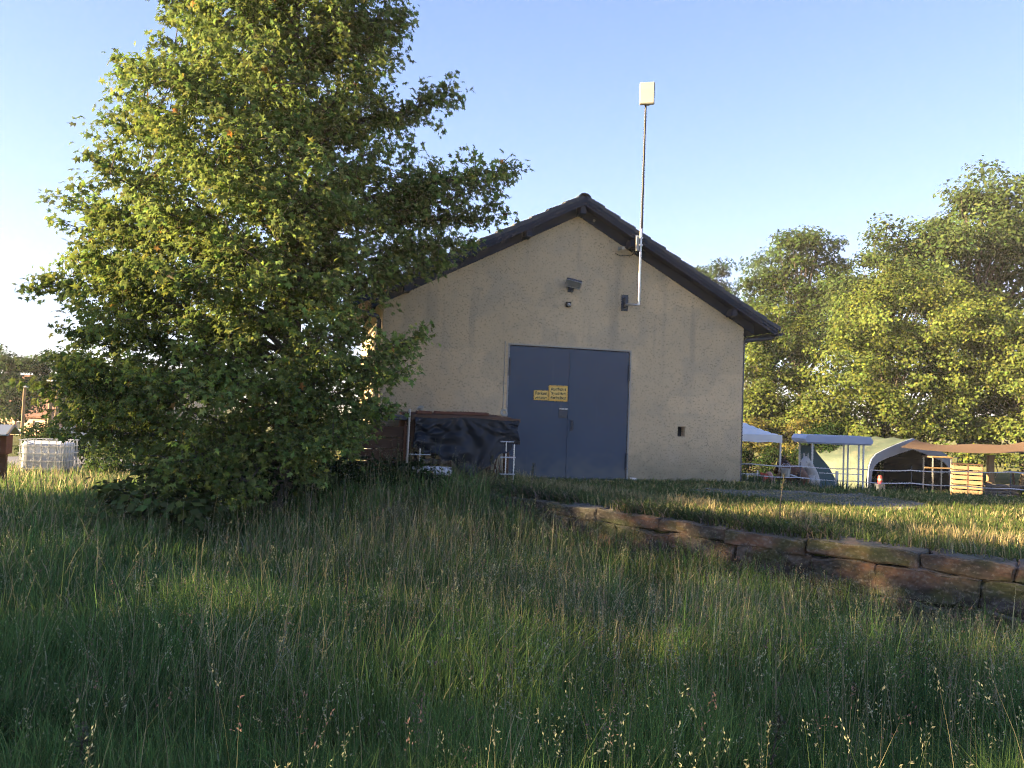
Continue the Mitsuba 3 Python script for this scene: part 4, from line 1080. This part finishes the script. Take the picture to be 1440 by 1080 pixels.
for i in range(760):
    z_ = rng.uniform(.1, 9.3); az = rng.uniform(0, 2 * np.pi)
    if math.sin(az) > .35 and rng.random() < .6: az = -az
    if math.cos(az) > .35 and rng.random() < .55: continue
    if meshkit.noise(np.array([[z_ * .8, math.cos(az) * 1.9, math.sin(az) * 1.9]]), 51)[0] < (.36 if math.cos(az) > -.6 else .2): continue
    bumpy = .86 + .30 * meshkit.noise(np.array([[z_ * .9, math.cos(az) * 1.6, math.sin(az) * 1.6]]), 44)[0]
    R_ = env(z_, az) * rng.uniform(.62, .98) * bumpy
    c_ = np.array([TX + R_ * math.cos(az), TY + R_ * math.sin(az) * .92, z_])
    dd_, j_ = tree_.query(c_)
    wood.append(tube([anchors[j_], (anchors[j_] + c_) / 2 + [0, 0, .05], c_], [.009, .006, .003], 4, cap=False))
    k = rng.integers(34, 66)
    o_ = unit(rng.normal(0, 1, (k, 3))) * rng.random((k, 1)) ** .5
    p = c_ + o_ * [.36, .36, .22]
    ld = unit(rng.normal(0, .8, (k, 3)) * [1, 1, .5] + o_ * .5 + [0, 0, -.35])
    outv = unit(np.array([[math.cos(az), math.sin(az), .2]]))
    LP.append(p); LN.append(unit(np.array([0, 0, .42])[None] + outv * .55 + rng.normal(0, .55, (k, 3)))); LT.append(ld)
mp = thing('maple_tree', 'big leafy maple with low branches hiding the left end of the shed', 'tree')
part('trunk', mp, cat(wood), 'mat_bark', smooth=50)
LP, LN, LT = np.vstack(LP), np.vstack(LN), np.vstack(LT)
k = len(LP)
col = leaf_colours(rng, k, (.135, .182, .054), .28, .14, .003)
clump = np.exp((meshkit.noise(LP * 1.1, 12) - .5) * .7)[:, None]
mesh, vc_ = scatter(MAPLE_V, MAPLE_F, LP, LN, LT, rng.uniform(.052, .118, k), np.clip(col * clump, .004, .5))
part('crown', mp, mesh, 'mat_leaf', color=vc_)
print('maple leaves', k, 'tris', k * len(MAPLE_F))

# --- general clumped tree
def blob_tree(name, label, base, blobs, nleaf, size, colour, group=None, clumps=None, trunk_r=.2, yellow=.05, spread=.5, lmat='mat_leaf', category='tree', seed=0, inner=.55, up=.5, fork=None):
    rng = np.random.default_rng(1000 + seed)
    kk = thing(name, label, category, group)
    blobs = np.array(blobs, float)
    vol = np.prod(blobs[:, 3:], axis=1) ** (2 / 3)
    nc = clumps or 90
    wh = rng.choice(len(blobs), nc, p=vol / vol.sum())
    d = unit(rng.normal(0, 1, (nc, 3)))
    d[:, 2] = np.where(d[:, 2] < -.55, -d[:, 2], d[:, 2])
    rad = inner + (1.04 - inner) * rng.random(nc) ** .6
    C = blobs[wh, :3] + d * rad[:, None] * blobs[wh, 3:]
    C += rng.normal(0, .12, C.shape) * blobs[wh, 3:]
    bx, by = base; zb = g1(bx, by)
    C[:, 2] = np.maximum(C[:, 2], zb + .25)
    cr_ = rng.uniform(.6, 1.35, nc) * spread
    wood = []
    if trunk_r:
        top = blobs[:, :3].mean(0)
        t = np.linspace(0, 1, 8)[:, None]
        zf = fork if fork is not None else zb + (top[2] - zb) * .7
        tp_ = np.array([bx, by, zb - .3]) * (1 - t) + np.array([top[0] * .5 + bx * .5, by, zf]) * t
        tp_[1:-1] += rng.normal(0, .06, (6, 3)) * [1, 1, 0]
        wood.append(tube(tp_, np.linspace(trunk_r, trunk_r * .5, 8), 8))
        for c in C[:: max(1, nc // 40)]:
            s = np.clip((c[2] - zb) / (zf - zb + 1e-6) * .65, .25, 1.0)
            i = min(int(s * 7), 6); p0 = tp_[i] * (1 - (s * 7 - i)) + tp_[i + 1] * (s * 7 - i)
            m_ = (p0 + c) / 2 + [0, 0, .08 * np.linalg.norm(c - p0)]
            wood.append(tube([p0, m_, c], [trunk_r * .32, trunk_r * .2, trunk_r * .05], 5))
        part('trunk', kk, cat(wood), 'mat_bark', smooth=50)
    w = cr_ ** 2; w = w / w.sum()
    own = rng.choice(nc, nleaf, p=w)
    o = rng.normal(0, 1, (nleaf, 3)); o = unit(o) * rng.random(nleaf)[:, None] ** .5
    P_ = C[own] + o * cr_[own][:, None] * [1.15, 1.15, .75]
    P_[:, 2] = np.maximum(P_[:, 2], zb + .05)
    nn = unit(o * .7 + d[own] * .5 + rng.normal(0, .55, (nleaf, 3)) + [0, 0, up])
    tt = unit(rng.normal(0, 1, (nleaf, 3)) + [0, 0, -.6])
    cc = leaf_colours(rng, nleaf, colour, .22, yellow) * np.exp(rng.normal(0, .16, nc))[own][:, None]
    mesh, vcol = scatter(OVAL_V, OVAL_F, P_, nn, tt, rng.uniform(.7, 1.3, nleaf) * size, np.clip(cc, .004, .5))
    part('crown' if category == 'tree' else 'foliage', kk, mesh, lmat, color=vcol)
    return kk

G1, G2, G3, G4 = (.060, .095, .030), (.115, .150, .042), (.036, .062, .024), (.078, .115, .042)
# right-hand trees and shrubs
blob_tree('oak_tree', 'tallest spreading tree with sky gaps at the right edge of the picture', (24, 41), [(25.8, 41, 12.0, 3.2, 3.0, 3.0), (21.0, 40, 9.9, 2.8, 2.6, 2.0), (23.4, 40, 9.2, 4.0, 3, 2.6), (28, 41, 9.5, 3.5, 3, 3.6), (25, 40, 5.2, 4.4, 3.0, 2.6)], 40000, .21, G4, clumps=240, trunk_r=.42, spread=.85, seed=1, inner=.35)
blob_tree('round_tree', 'dark green round crowned tree rising beyond the right eaves of the shed', (17.6, 47), [(17.3, 47, 10.2, 2.9, 2.6, 2.7), (16.0, 47, 7.6, 2.8, 2.5, 2.5), (19.6, 47, 8.2, 2.6, 2.4, 2.6), (17.2, 46, 5.2, 3.4, 2.5, 2.4)], 30000, .20, G1, clumps=170, trunk_r=.32, spread=.75, seed=2, inner=.45)
blob_tree('pale_birch', 'broad pale yellow green leafy tree right of the round tree', (16.6, 34), [(16.9, 34, 5.7, 2.5, 2.2, 2.4), (14.7, 33.5, 3.6, 1.9, 1.8, 2.2), (17.8, 33.5, 3.2, 2.4, 2.0, 2.4), (15.8, 33, 1.2, 2.6, 1.6, 1.6), (13.4, 33.5, 1.0, 1.7, 1.4, 1.7), (18.2, 32.5, .8, 2.4, 1.4, 1.6), (19.3, 34, 5.6, 1.7, 1.6, 2.2)], 50000, .135, G2, clumps=280, trunk_r=.12, yellow=.18, spread=.55, seed=3)
blob_tree('bushy_tree', 'wide light green bushy tree at the right edge behind the shade sail', (21.5, 32.5), [(21.8, 32.5, 4.2, 2.0, 1.8, 2.0), (20.4, 32, 2.2, 2.2, 1.6, 1.8), (23.4, 32.5, 3.0, 2.2, 1.8, 2.4), (21.6, 31.5, .6, 3.0, 1.5, 1.6), (19.6, 32, 4.4, 1.8, 1.4, 1.9)], 40000, .14, G2, clumps=220, trunk_r=.12, yellow=.14, spread=.52, seed=4)
blob_tree('middle_tree', 'green tree between the round tree and the tall one behind the pale tree', (18.9, 39), [(18.6, 39, 8.3, 2.0, 2, 2.2), (20.2, 38.5, 7.0, 2.1, 2, 2.2), (17.4, 39, 6.6, 1.9, 2, 2.0), (19, 38, 4.5, 3, 2, 2)], 24000, .17, G4, clumps=130, trunk_r=.22, spread=.65, seed=5)
blob_tree('corner_tree', 'small sunlit tree just right of the shed corner above the white canopy', (11.3, 37), [(11.4, 37, 4.2, 1.6, 1.4, 2.0), (13.0, 37.4, 5.2, 1.4, 1.3, 1.8), (12.8, 37, 2.6, 1.5, 1.3, 1.5), (11.6, 36.5, 1.2, 2.2, 1.3, 1.2), (13.6, 36.5, .8, 1.3, 1.2, 1.3), (9.8, 37.5, 2.6, 1.5, 1.2, 2.2)], 30000, .14, G2, clumps=150, trunk_r=.14, yellow=.15, spread=.5, seed=6)
blob_tree('far_poplar', 'distant treetop showing just above the right slope of the shed roof', (15.3, 60), [(15.3, 60, 11.6, 1.6, 1.4, 1.9), (15.3, 60, 8.2, 2.2, 1.8, 2.6), (15.3, 60, 4.5, 2.0, 1.8, 2.6)], 9000, .24, G3, clumps=60, trunk_r=.25, spread=.8, seed=7)
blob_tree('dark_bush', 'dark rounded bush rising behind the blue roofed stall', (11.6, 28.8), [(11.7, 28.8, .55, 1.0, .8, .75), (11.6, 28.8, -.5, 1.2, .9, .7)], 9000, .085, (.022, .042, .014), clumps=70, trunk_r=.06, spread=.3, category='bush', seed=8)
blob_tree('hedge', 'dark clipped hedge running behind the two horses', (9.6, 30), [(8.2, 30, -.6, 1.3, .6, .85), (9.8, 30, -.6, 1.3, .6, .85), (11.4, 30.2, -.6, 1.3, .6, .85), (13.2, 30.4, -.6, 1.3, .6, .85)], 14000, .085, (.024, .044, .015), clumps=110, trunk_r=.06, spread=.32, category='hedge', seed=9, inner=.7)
blob_tree('low_shrub', 'sunlit yellow green shrub standing above the dark hedge by the timber pole', (11.0, 33), [(10.2, 33, .5, 1.0, .8, .9), (11.6, 33, .3, 1.0, .8, .8), (12.6, 33, .6, .9, .8, .8)], 9000, .11, (.12, .12, .04), clumps=70, trunk_r=.07, yellow=.3, spread=.36, category='bush', seed=10)
blob_tree('leafy_bush', 'lit leafy bush low at the right edge beside the pale trestle', (17.6, 25.2), [(17.6, 25.1, -.75, .85, .6, .45), (18.6, 25.4, -.6, .9, .6, .5)], 5000, .09, G2, clumps=60, trunk_r=.04, yellow=.2, spread=.22, category='bush', seed=11)
blob_tree('backdrop_tree', 'dark shaded tree behind the tent and the shade sail', (16.5, 36), [(16, 36.5, 1.6, 3, 1.4, 2.4), (20, 36.5, 1.8, 3, 1.4, 2.6), (24, 36, 2.2, 3.2, 1.4, 3.0)], 20000, .19, G3, clumps=130, trunk_r=.2, spread=.7, seed=12)
blob_tree('thicket', 'sunlit leafy thicket filling the space behind the white canopy', (10.6, 34.5), [(9.9, 34.5, .9, 1.3, .9, 1.3), (11.4, 34.8, 1.6, 1.3, .9, 1.4), (12.6, 34.5, .9, 1.2, .9, 1.2)], 16000, .13, G2, clumps=110, trunk_r=.06, yellow=.15, spread=.42, category='bush', seed=51)
# far left trees
blob_tree('lime_tree', 'nearer sunlit rounded tree at the left edge of the picture', (-33.5, 50), [(-33.6, 50, 2.3, 2.8, 2, 1.8), (-35.6, 50, 1.2, 2.4, 2, 1.8), (-32.0, 49.5, .9, 2.2, 1.6, 1.5)], 22000, .19, G4, clumps=110, trunk_r=.2, spread=.62, seed=13)
blob_tree('ash_tree', 'darker tree right of the sunlit one above the far house', (-29.5, 51), [(-30.2, 51, 2.2, 2.1, 1.8, 1.8), (-28.0, 51, 1.7, 2.1, 1.8, 1.5), (-26.0, 51, 1.2, 2.1, 1.7, 1.5)], 20000, .19, G1, clumps=80, trunk_r=.22, spread=.62, seed=14, fork=1.5)
blob_tree('thorn_bush', 'green bush in front of the far pink house left of the tank', (-27, 42), [(-27.9, 42, -.9, .7, .7, .6), (-29.5, 42, -.7, 1.2, .9, .8)], 8000, .12, G4, clumps=60, trunk_r=.06, spread=.36, category='bush', seed=15)
blob_tree('dark_shrub', 'dark green shrub on the grass between the roofed box and the tank', (-13.1, 22.5), [(-13.0, 22.5, -.15, .7, .5, .6), (-13.8, 22.8, -.2, .6, .5, .6)], 5000, .08, G3, clumps=50, trunk_r=.04, spread=.24, category='bush', seed=16)
blob_tree('verge_shrub', 'dark shrub on the grass right of the tank below the maple', (-9.8, 19.5), [(-9.9, 19.5, -.35, .75, .5, .5), (-8.6, 19.2, -.3, .8, .5, .55), (-7.4, 18.8, -.35, .8, .5, .5)], 9000, .08, G1, clumps=80, trunk_r=.04, spread=.26, category='bush', seed=17)
# broad-leaved bush at the foot of the maple
blob_tree('butterbur_bush', 'broad leaved low bush at the left foot of the maple', (-4.9, 10.8), [(-5.05, 10.8, -.1, .55, .4, .38), (-4.5, 10.7, -.2, .5, .4, .32), (-5.3, 10.7, -.38, .5, .4, .25)], 1000, .15, (.10, .14, .05), clumps=45, trunk_r=.03, spread=.22, category='bush', seed=18, up=1.0)
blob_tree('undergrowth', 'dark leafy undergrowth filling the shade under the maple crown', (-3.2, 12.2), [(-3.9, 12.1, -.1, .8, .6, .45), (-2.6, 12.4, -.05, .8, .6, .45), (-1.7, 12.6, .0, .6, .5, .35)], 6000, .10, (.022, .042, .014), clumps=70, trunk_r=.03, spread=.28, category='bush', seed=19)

# trees standing left of the view, whose shade lies over the meadow and the foot of the maple
for i, (x, y, zt_b, r) in enumerate(((-22.8, 6.9, 7.2, 2.0), (-21.6, 2.6, 7.6, 2.2), (-22.5, 9.6, 8.7, 1.2), (-20.5, -2.4, 7.8, 2.3), (-19.0, -7.5, 8.2, 2.6), (-24, -5, 8.4, 2.6), (-24.5, .6, 8.2, 2.4), (-25, 4.6, 8.0, 1.9), (-22, -1.0, 7.7, 1.6))):
    blob_tree('roadside_tree', 'dense roadside tree standing outside the picture on the left', (x, y), [(x, y, zt_b - r, r, r, r), (x + .3, y + .4, zt_b - 2.2 * r, r * 1.15, r * 1.1, r * .9), (x - .2, y - .3, max(1.0, zt_b - 3.2 * r), r * 1.2, r * 1.1, r * .9)], 3400, .34, G1, group='roadside trees outside the picture', clumps=60, trunk_r=.2, spread=.62, seed=30 + i)

# ------------------------------------------------------------------ grass
def blades(x, y, z, h, w, az, lean, col, nseg=3):
    """tapering bent blades as one mesh with a colour per blade"""
    k = len(x)
    t = np.linspace(0, 1, nseg + 1)[:-1]
    dx, dy = np.cos(az), np.sin(az)
    tw = az + np.pi / 2 + .6 * np.sin(az * 7)
    V = []
    for s in t:
        off = lean * h * s ** 2
        zz = z + h * s * (1 - .28 * lean * s)
        ww = w * (1 - .55 * s)
        for sg_ in (-1, 1):
            V.append(np.stack([x + dx * off + sg_ * ww * .5 * np.cos(tw), y + dy * off + sg_ * ww * .5 * np.sin(tw), zz], 1))
    V.append(np.stack([x + dx * lean * h, y + dy * lean * h, z + h * (1 - .28 * lean)], 1))
    V = np.stack(V, 1)
    m = 2 * nseg + 1
    f = []
    for i in range(nseg - 1):
        a = 2 * i
        f += [(a, a + 1, a + 3), (a, a + 3, a + 2)]
    a = 2 * (nseg - 1)
    f += [(a, a + 1, a + 2)]
    F = np.array(f)[None] + (np.arange(k) * m)[:, None, None]
    return (V.reshape(-1, 3), F.reshape(-1, 3)), np.repeat(col, m, axis=0)

def joinm(parts):
    v, f, c, o = [], [], [], 0
    for (a, b), cc in parts:
        v.append(a); f.append(b + o); c.append(cc); o += len(a)
    return (np.vstack(v), np.vstack(f)), np.vstack(c)

def n2(x, y, s, seed): return meshkit.noise(np.stack([x * s, y * s, x * 0], -1), seed)

def seed_heads(rng, x, y, z, h, az, lean, col, hl, n=9, sz=.016):
    """the panicle at the top of a stem: small spikelets around its tip"""
    k = len(x)
    s = 1 - (hl / h)[:, None] * rng.random((k, n))
    off = (lean * h)[:, None] * s ** 2
    P = np.stack([x[:, None] + np.cos(az)[:, None] * off, y[:, None] + np.sin(az)[:, None] * off, z[:, None] + h[:, None] * s * (1 - .28 * lean[:, None] * s)], -1)
    spread = (1 - s)[..., None] * h[:, None, None] * rng.uniform(.05, .28, (k, 1, 1))
    P = P + rng.normal(0, 1, P.shape) * spread * [1, 1, .3]
    P = P.reshape(-1, 3)
    tip = unit(np.stack([np.cos(az), np.sin(az), az * 0 + 1.6], 1))
    tip = np.repeat(tip, n, 0) + rng.normal(0, .35, P.shape)
    mesh, vc_ = scatter(OVAL_V * [.55, 1, 1], OVAL_F, P, rng.normal(0, 1, P.shape), tip, rng.uniform(.7, 1.4, len(P)) * sz, np.repeat(col, n, 0))
    return mesh, vc_

rng = np.random.default_rng(101)
def fan(k, d0, d1, power, side=.82):
    """points on the ground in front of the standing place, denser near it"""
    u = rng.random(k)
    d = (d0 ** power + u * (d1 ** power - d0 ** power)) ** (1 / power)
    return d * rng.uniform(-side, side, k), d

shapely.prepare(RAMP_LINE)
def off_platform(x, y, margin=.0):
    p = shapely.points(x, y)
    return ~shapely.contains(PLAT, p) 

GREEN, DRY, DARK = np.array([.150, .235, .066]), np.array([.38, .335, .20]), np.array([.095, .170, .058])
def grass_colours(x, y, dry):
    k = len(x)
    a = n2(x, y, .9, 5)[:, None]
    c = GREEN * a + DARK * (1 - a)
    c = c * np.exp(rng.normal(0, .22, (k, 1))) * np.exp(rng.normal(0, .07, (k, 3)))
    d = (rng.random(k) < dry)[:, None]
    return np.clip(np.where(d, DRY * np.exp(rng.normal(0, .3, (k, 1))), c), .005, .6)

parts = []
for k, d0, d1, power, seg_ in ((46000, 1.15, 4.2, 1.35, 4), (105000, 4.0, 13.5, 1.25, 3)):
    x, y = fan(k, d0, d1, power)
    ok = off_platform(x, y)
    x, y = x[ok], y[ok]
    tall = S(.3, .7, n2(x, y, .55, 8)) * .5 + S(-1.5, 2.0, x) * .5
    h = (.16 + .06 * S(-2.5, .5, x) + .30 * tall + .20 * rng.random(len(x))) * rng.uniform(.7, 1.15, len(x))
    h *= (1 - .5 * S(.5, .75, n2(x, y, 1.3, 18))) * (.8 + .45 * n2(x, y, 3.1, 19)) * (1 + .35 * S(1.2, .2, shapely.distance(RAMP_LINE, shapely.points(x, y))))
    dry = .03 + .08 * S(4, 9, y) + .22 * S(.5, .75, n2(x, y, .7, 15)) * S(3, 8, y) + .25 * np.exp(-((x + 1.55) ** 2 + (y - 5.0) ** 2) / .25)
    d = np.hypot(x, y)
    w = np.maximum(.0055, .0013 * d) * rng.uniform(.7, 1.5, len(x))
    parts.append(blades(x, y, gz(x, y) - .02, h, w, (n2(x, y, .7, 29) * 12 + rng.normal(0, 1.3, len(x))), np.clip(rng.beta(1.6, 2.2, len(x)) * (.8 + .9 * S(.5, .8, n2(x, y, 1.7, 23))), 0, 1.4), grass_colours(x, y, dry), seg_))
mesh, vc_ = joinm(parts)
k = single('meadow_grass', 'tall uncut green meadow grass filling the foreground', 'grass', mesh, 'mat_grass', kind='stuff', color=vc_)
n_m = len(mesh[1])

# tufts against the foot of the stones
t_ = rng.uniform(.2, cum[-1] - .2, 9000)
t_ = t_[n2(t_, t_ * 0, 1.1, 71) > .42]
pe = np.array([on_ramp(q)[0] for q in t_]); ae = np.array([on_ramp(q)[1] for q in t_])
pe = pe - np.stack([-np.sin(ae), np.cos(ae)], 1) * rng.gamma(1.5, .16, (len(t_), 1))
x, y = pe[:, 0], pe[:, 1]
parts.append(blades(x, y, gz(x, y) - .02, rng.uniform(.25, .72, len(x)) * (.5 + n2(t_, t_ * 0, 1.1, 71)) * (.55 + .55 * S(2, 5.5, t_)), np.hypot(x, y) * .0013, rng.uniform(0, 6.28, len(x)), rng.uniform(.1, .9, len(x)), grass_colours(x, y, np.full(len(x), .16)), 3))
mesh, vc_ = joinm(parts)
scene[k] = mikit.ply(mesh, 'mat_grass', color=vc_)
n_m = len(mesh[1])

# flowering stems
parts = []
k = 17000
x, y = fan(k, 1.6, 13, 1.6)
keep = off_platform(x, y) & (rng.random(k) < .22 + .78 * S(-3.0, .5, x + .25 * (y - 5))) & (rng.random(k) < (.5 + .5 * S(.3, .65, n2(x, y, .8, 33))) * (.22 + .78 * S(2.4, 5.0, y)))
x, y = x[keep], y[keep]
h = rng.uniform(.5, .92, len(x)) * (1 - .25 * S(1.5, 5, x))
az, lean = rng.uniform(0, 2 * np.pi, len(x)), rng.beta(1.3, 4, len(x)) * .8
tanc = np.array([.30, .30, .20]) * np.exp(rng.normal(0, .25, (len(x), 1)))
tanc = np.where(rng.random((len(x), 1)) < .18, np.array([.24, .15, .14]), tanc)
stem = np.where(rng.random((len(x), 1)) < .35, DRY * .7, np.array([.09, .13, .05]))
d = np.hypot(x, y)
parts.append(blades(x, y, gz(x, y), h, np.maximum(.0028, .0009 * d), az, lean, stem, 4))
parts.append(seed_heads(rng, x, y, gz(x, y), h, az, lean, tanc, rng.uniform(.07, .16, len(x)), 13, .0115))
mesh, vc_ = joinm(parts)
single('seeding_grass', 'pale flowering grass stems with seed heads above the meadow', 'grass', mesh, 'mat_grass', kind='stuff', color=vc_)
n_s = len(mesh[1])

# far left field and grass up to the lean-to and under the maple
parts = []
x = rng.uniform(-17, 0.5, 52000); y = rng.uniform(11, 27, 52000)
ok = (x > -.72 * y - 1) & off_platform(x, y) & (rng.random(len(x)) < 1 - .5 * S(15, 25, y)) & ~((x < -9.5) & (y > 20.4 + (x + 9.5) * -.12))
x, y = x[ok], y[ok]
h = rng.uniform(.2, .5, len(x)); d = np.hypot(x, y)
dry = .12 + .4 * S(13, 17, y) * S(-4, -7, x)
parts.append(blades(x, y, gz(x, y) - .02, h, .0015 * d * rng.uniform(.7, 1.3, len(x)), rng.uniform(0, 6.28, len(x)), rng.beta(1.6, 2.2, len(x)), grass_colours(x, y, dry), 2))
mesh, vc_ = joinm(parts)
single('field_grass', 'rough drying grass of the field left of the maple', 'grass', mesh, 'mat_grass', kind='stuff', color=vc_)

# platform: short turf, longer tufts along the edge and by the lean-to, a dry strip
parts = []
k = 90000
x = rng.uniform(-4, 10.5, k); y = rng.uniform(6.2, 15.5, k)
pts = shapely.points(x, y)
dw = shapely.distance(RAMP_LINE, pts)
ongr = shapely.contains(gp, pts)
inb = ((np.stack([x, y], 1) - B0[:2]) @ N[:2] < .03) & (np.abs((np.stack([x, y], 1) - B0[:2]) @ U[:2]) < W + .05)
ok = shapely.contains(PLAT, pts) & (dw > .16) & ~inb & (x < .72 * y + .5) & (~ongr | (rng.random(k) < .9))
x, y, dw, ongr = x[ok], y[ok], dw[ok], ongr[ok]
strip = np.exp(-((dw - 1.55 - .25 * (n2(x, y, .8, 3) - .5)) / .22) ** 2) * S(.35, .6, n2(x, y, 1.6, 4) + .15)
lush = S(1.6, -.4, x) * S(15, 12.5, y)
h = (.06 + .07 * rng.random(len(x)) + .10 * strip + .30 * lush * rng.random(len(x)) + .16 * S(.8, .35, dw) * rng.random(len(x))) * np.where(ongr, .55, 1)
dry = np.clip(.16 + .68 * strip + .2 * S(.5, .8, n2(x, y, 1.1, 6)) + .35 * ongr, 0, .9)
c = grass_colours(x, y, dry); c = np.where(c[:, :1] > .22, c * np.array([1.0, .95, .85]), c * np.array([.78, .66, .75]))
parts.append(blades(x, y, gz(x, y) - .01, h, np.hypot(x, y) * .0014 * rng.uniform(.6, 1.3, len(x)), rng.uniform(0, 6.28, len(x)), rng.beta(1.6, 2, len(x)), c, 2))
t_ = rng.uniform(0, cum[-1] - .2, 4200)
t_ = t_[n2(t_, t_ * 0, 1.4, 61) > .38]
pe = np.array([on_ramp(q)[0] for q in t_]); ae = np.array([on_ramp(q)[1] for q in t_])
nin = np.stack([-np.sin(ae), np.cos(ae)], 1); pe = pe + nin * rng.uniform(.0, .40, (len(t_), 1))
x, y = pe[:, 0], pe[:, 1]
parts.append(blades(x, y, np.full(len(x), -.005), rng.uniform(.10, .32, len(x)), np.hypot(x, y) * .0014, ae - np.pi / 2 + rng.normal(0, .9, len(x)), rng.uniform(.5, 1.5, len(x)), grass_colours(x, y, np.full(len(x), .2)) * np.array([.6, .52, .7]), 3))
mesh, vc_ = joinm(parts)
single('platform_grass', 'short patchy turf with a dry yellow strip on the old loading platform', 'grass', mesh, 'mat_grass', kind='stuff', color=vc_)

parts = []
k = 60000
x = rng.uniform(4, 19, k); y = rng.uniform(12.5, 30, k)
pts = shapely.points(x, y)
ok = (~shapely.contains(PLAT, pts)) & (x < .72 * y + .6) & (x > .25 * y) & (rng.random(k) < 1 - .6 * S(17, 27, y))
x, y = x[ok], y[ok]
h = rng.uniform(.06, .22, len(x)) * (.6 + .8 * n2(x, y, .6, 9))
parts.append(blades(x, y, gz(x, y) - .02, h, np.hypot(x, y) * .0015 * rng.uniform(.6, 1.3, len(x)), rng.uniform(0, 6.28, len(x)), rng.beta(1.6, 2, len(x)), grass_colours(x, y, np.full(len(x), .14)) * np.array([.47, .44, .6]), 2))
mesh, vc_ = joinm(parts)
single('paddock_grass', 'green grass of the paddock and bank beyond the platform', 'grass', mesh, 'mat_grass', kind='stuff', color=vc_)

# single tall weeds
def weed(name, label, x, y, h, seed, leafc=(.06, .10, .035), headc=(.09, .10, .06), group=None, lean=0.05, nleaf=22, sz=.10):
    rng = np.random.default_rng(500 + seed)
    k = thing(name, label, 'plant', group)
    z = g1(x, y)
    t = np.linspace(0, 1, 8)
    q = np.stack([x + lean * h * t ** 2, y + .02 * np.sin(t * 5), z + h * t], 1)
    part('stem', k, tube(q, np.linspace(.009, .003, 8), 6), 'mat_bark', smooth=50)
    s = rng.uniform(.12, .85, nleaf)
    P = np.stack([np.interp(s, t, q[:, i]) for i in range(3)], 1)
    a = rng.uniform(0, 6.28, nleaf)
    tip = np.stack([np.cos(a), np.sin(a), rng.uniform(-.2, .7, nleaf)], 1)
    mesh, vcl = scatter(OVAL_V * [.7, 1, 1], OVAL_F, P, np.stack([-np.cos(a) * .3, -np.sin(a) * .3, a * 0 + 1], 1), tip, sz * (1.2 - s) * rng.uniform(.7, 1.2, nleaf), leaf_colours(rng, nleaf, leafc, .2))
    part('foliage', k, mesh, 'mat_leaf', color=vcl)
    n = 60
    s = 1 - .28 * rng.random(n)
    P = np.stack([np.interp(s, t, q[:, i]) for i in range(3)], 1) + rng.normal(0, .012, (n, 3))
    mesh, vcl = scatter(OVAL_V, OVAL_F, P, rng.normal(0, 1, (n, 3)), rng.normal(0, .4, (n, 3)) + [0, 0, 1], rng.uniform(.015, .028, n), leaf_colours(rng, n, headc, .25))
    part('flower_head', k, mesh, 'mat_leaf', color=vcl)
weed('tall_thistle', 'tall dark thistle standing just behind the wall in front of the right gable', 2.55, 9.15, .62, 1)
weed('dry_stalk', 'thin bare tall stalk on the platform right of the thistle', 3.35, 9.55, .62, 2, nleaf=4, sz=.04)
weed('dock_plant', 'leafy dock plant among the grass left of the steel pole', -2.25, 10.6, .85, 3, leafc=(.10, .13, .05))
weed('dock_plant', 'taller dock plant under the right edge of the maple crown', -2.65, 10.4, .8, 4, leafc=(.10, .13, .05))
weed('nettle_clump', 'nettle standing before the lower middle of the tarpaulin', -.75, 12.9, .62, 5, nleaf=34, sz=.085)
weed('nettle_clump', 'nettle in front of the right steel cage', -.3, 12.8, .55, 6, nleaf=30, sz=.085)
weed('nettle_clump', 'nettle left of the door foot above the wall end', .35, 11.7, .5, 7, nleaf=30, sz=.08)
weed('broad_dock', 'broad leaved dock low in the meadow at the lower right', 1.25, 3.6, .45, 21, nleaf=16, sz=.22, leafc=(.07, .12, .04))
weed('broad_dock', 'broad leaved dock in the meadow near the bottom left corner', -1.75, 3.3, .4, 22, nleaf=14, sz=.2, leafc=(.07, .12, .04))
weed('broad_dock', 'broad leaved dock in the middle of the meadow before the tree', -1.3, 6.4, .6, 23, nleaf=18, sz=.22, leafc=(.07, .12, .04))
weed('broad_dock', 'broad leaved dock at the foot of the stone wall on the right', 3.55, 7.1, .55, 24, nleaf=18, sz=.2, leafc=(.08, .12, .04))
weed('mugwort_plant', 'grey green bushy weed hanging over the middle of the stone wall', 2.45, 8.7, .55, 8, leafc=(.09, .11, .06), nleaf=46, sz=.075)
rngw = np.random.default_rng(909)
for i, (t_w, wlab) in enumerate(((2.2, 'leafy weed before the far left end of the stone wall'), (4.4, 'leafy weed on the stone wall left of the thistle'), (5.6, 'drooping leafy weed right of the thistle on the wall'), (7.2, 'leafy weed before the middle right of the stone wall'), (8.3, 'leafy weed at the right end of the stone wall'))):
    c_w, a_w = on_ramp(t_w)
    weed('wall_weed', wlab, c_w[0] + .22 * math.sin(a_w), c_w[1] - .22 * math.cos(a_w), .75, 40 + i, nleaf=60, sz=.085, leafc=(.085, .115, .05), lean=rngw.uniform(-.2, .2))
print('grass tris', n_m, n_s)

# ------------------------------------------------------------------ evening air
scene['air'] = {'type': 'homogeneous', 'albedo': rgb(.95, .95, .95), 'sigma_t': {'type': 'rgb', 'value': [.0006, .0006, .0006]}}
scene['haze'] = {'type': 'cube', 'to_world': T().translate([0, 0, 6.5]).scale([800, 800, 11.5]), 'bsdf': {'type': 'null'}, 'interior': {'type': 'ref', 'id': 'air'}}
labels['haze'] = {'kind': 'stuff', 'label': 'thin bright evening haze filling the air', 'category': 'haze'}
scene['camera']['medium'] = {'type': 'ref', 'id': 'air'}

# every opaque surface shows both sides
for key_, d_ in list(scene.items()):
    if key_.startswith('mat_') and d_['type'] in ('principled', 'bumpmap'):
        scene[key_] = two(d_)
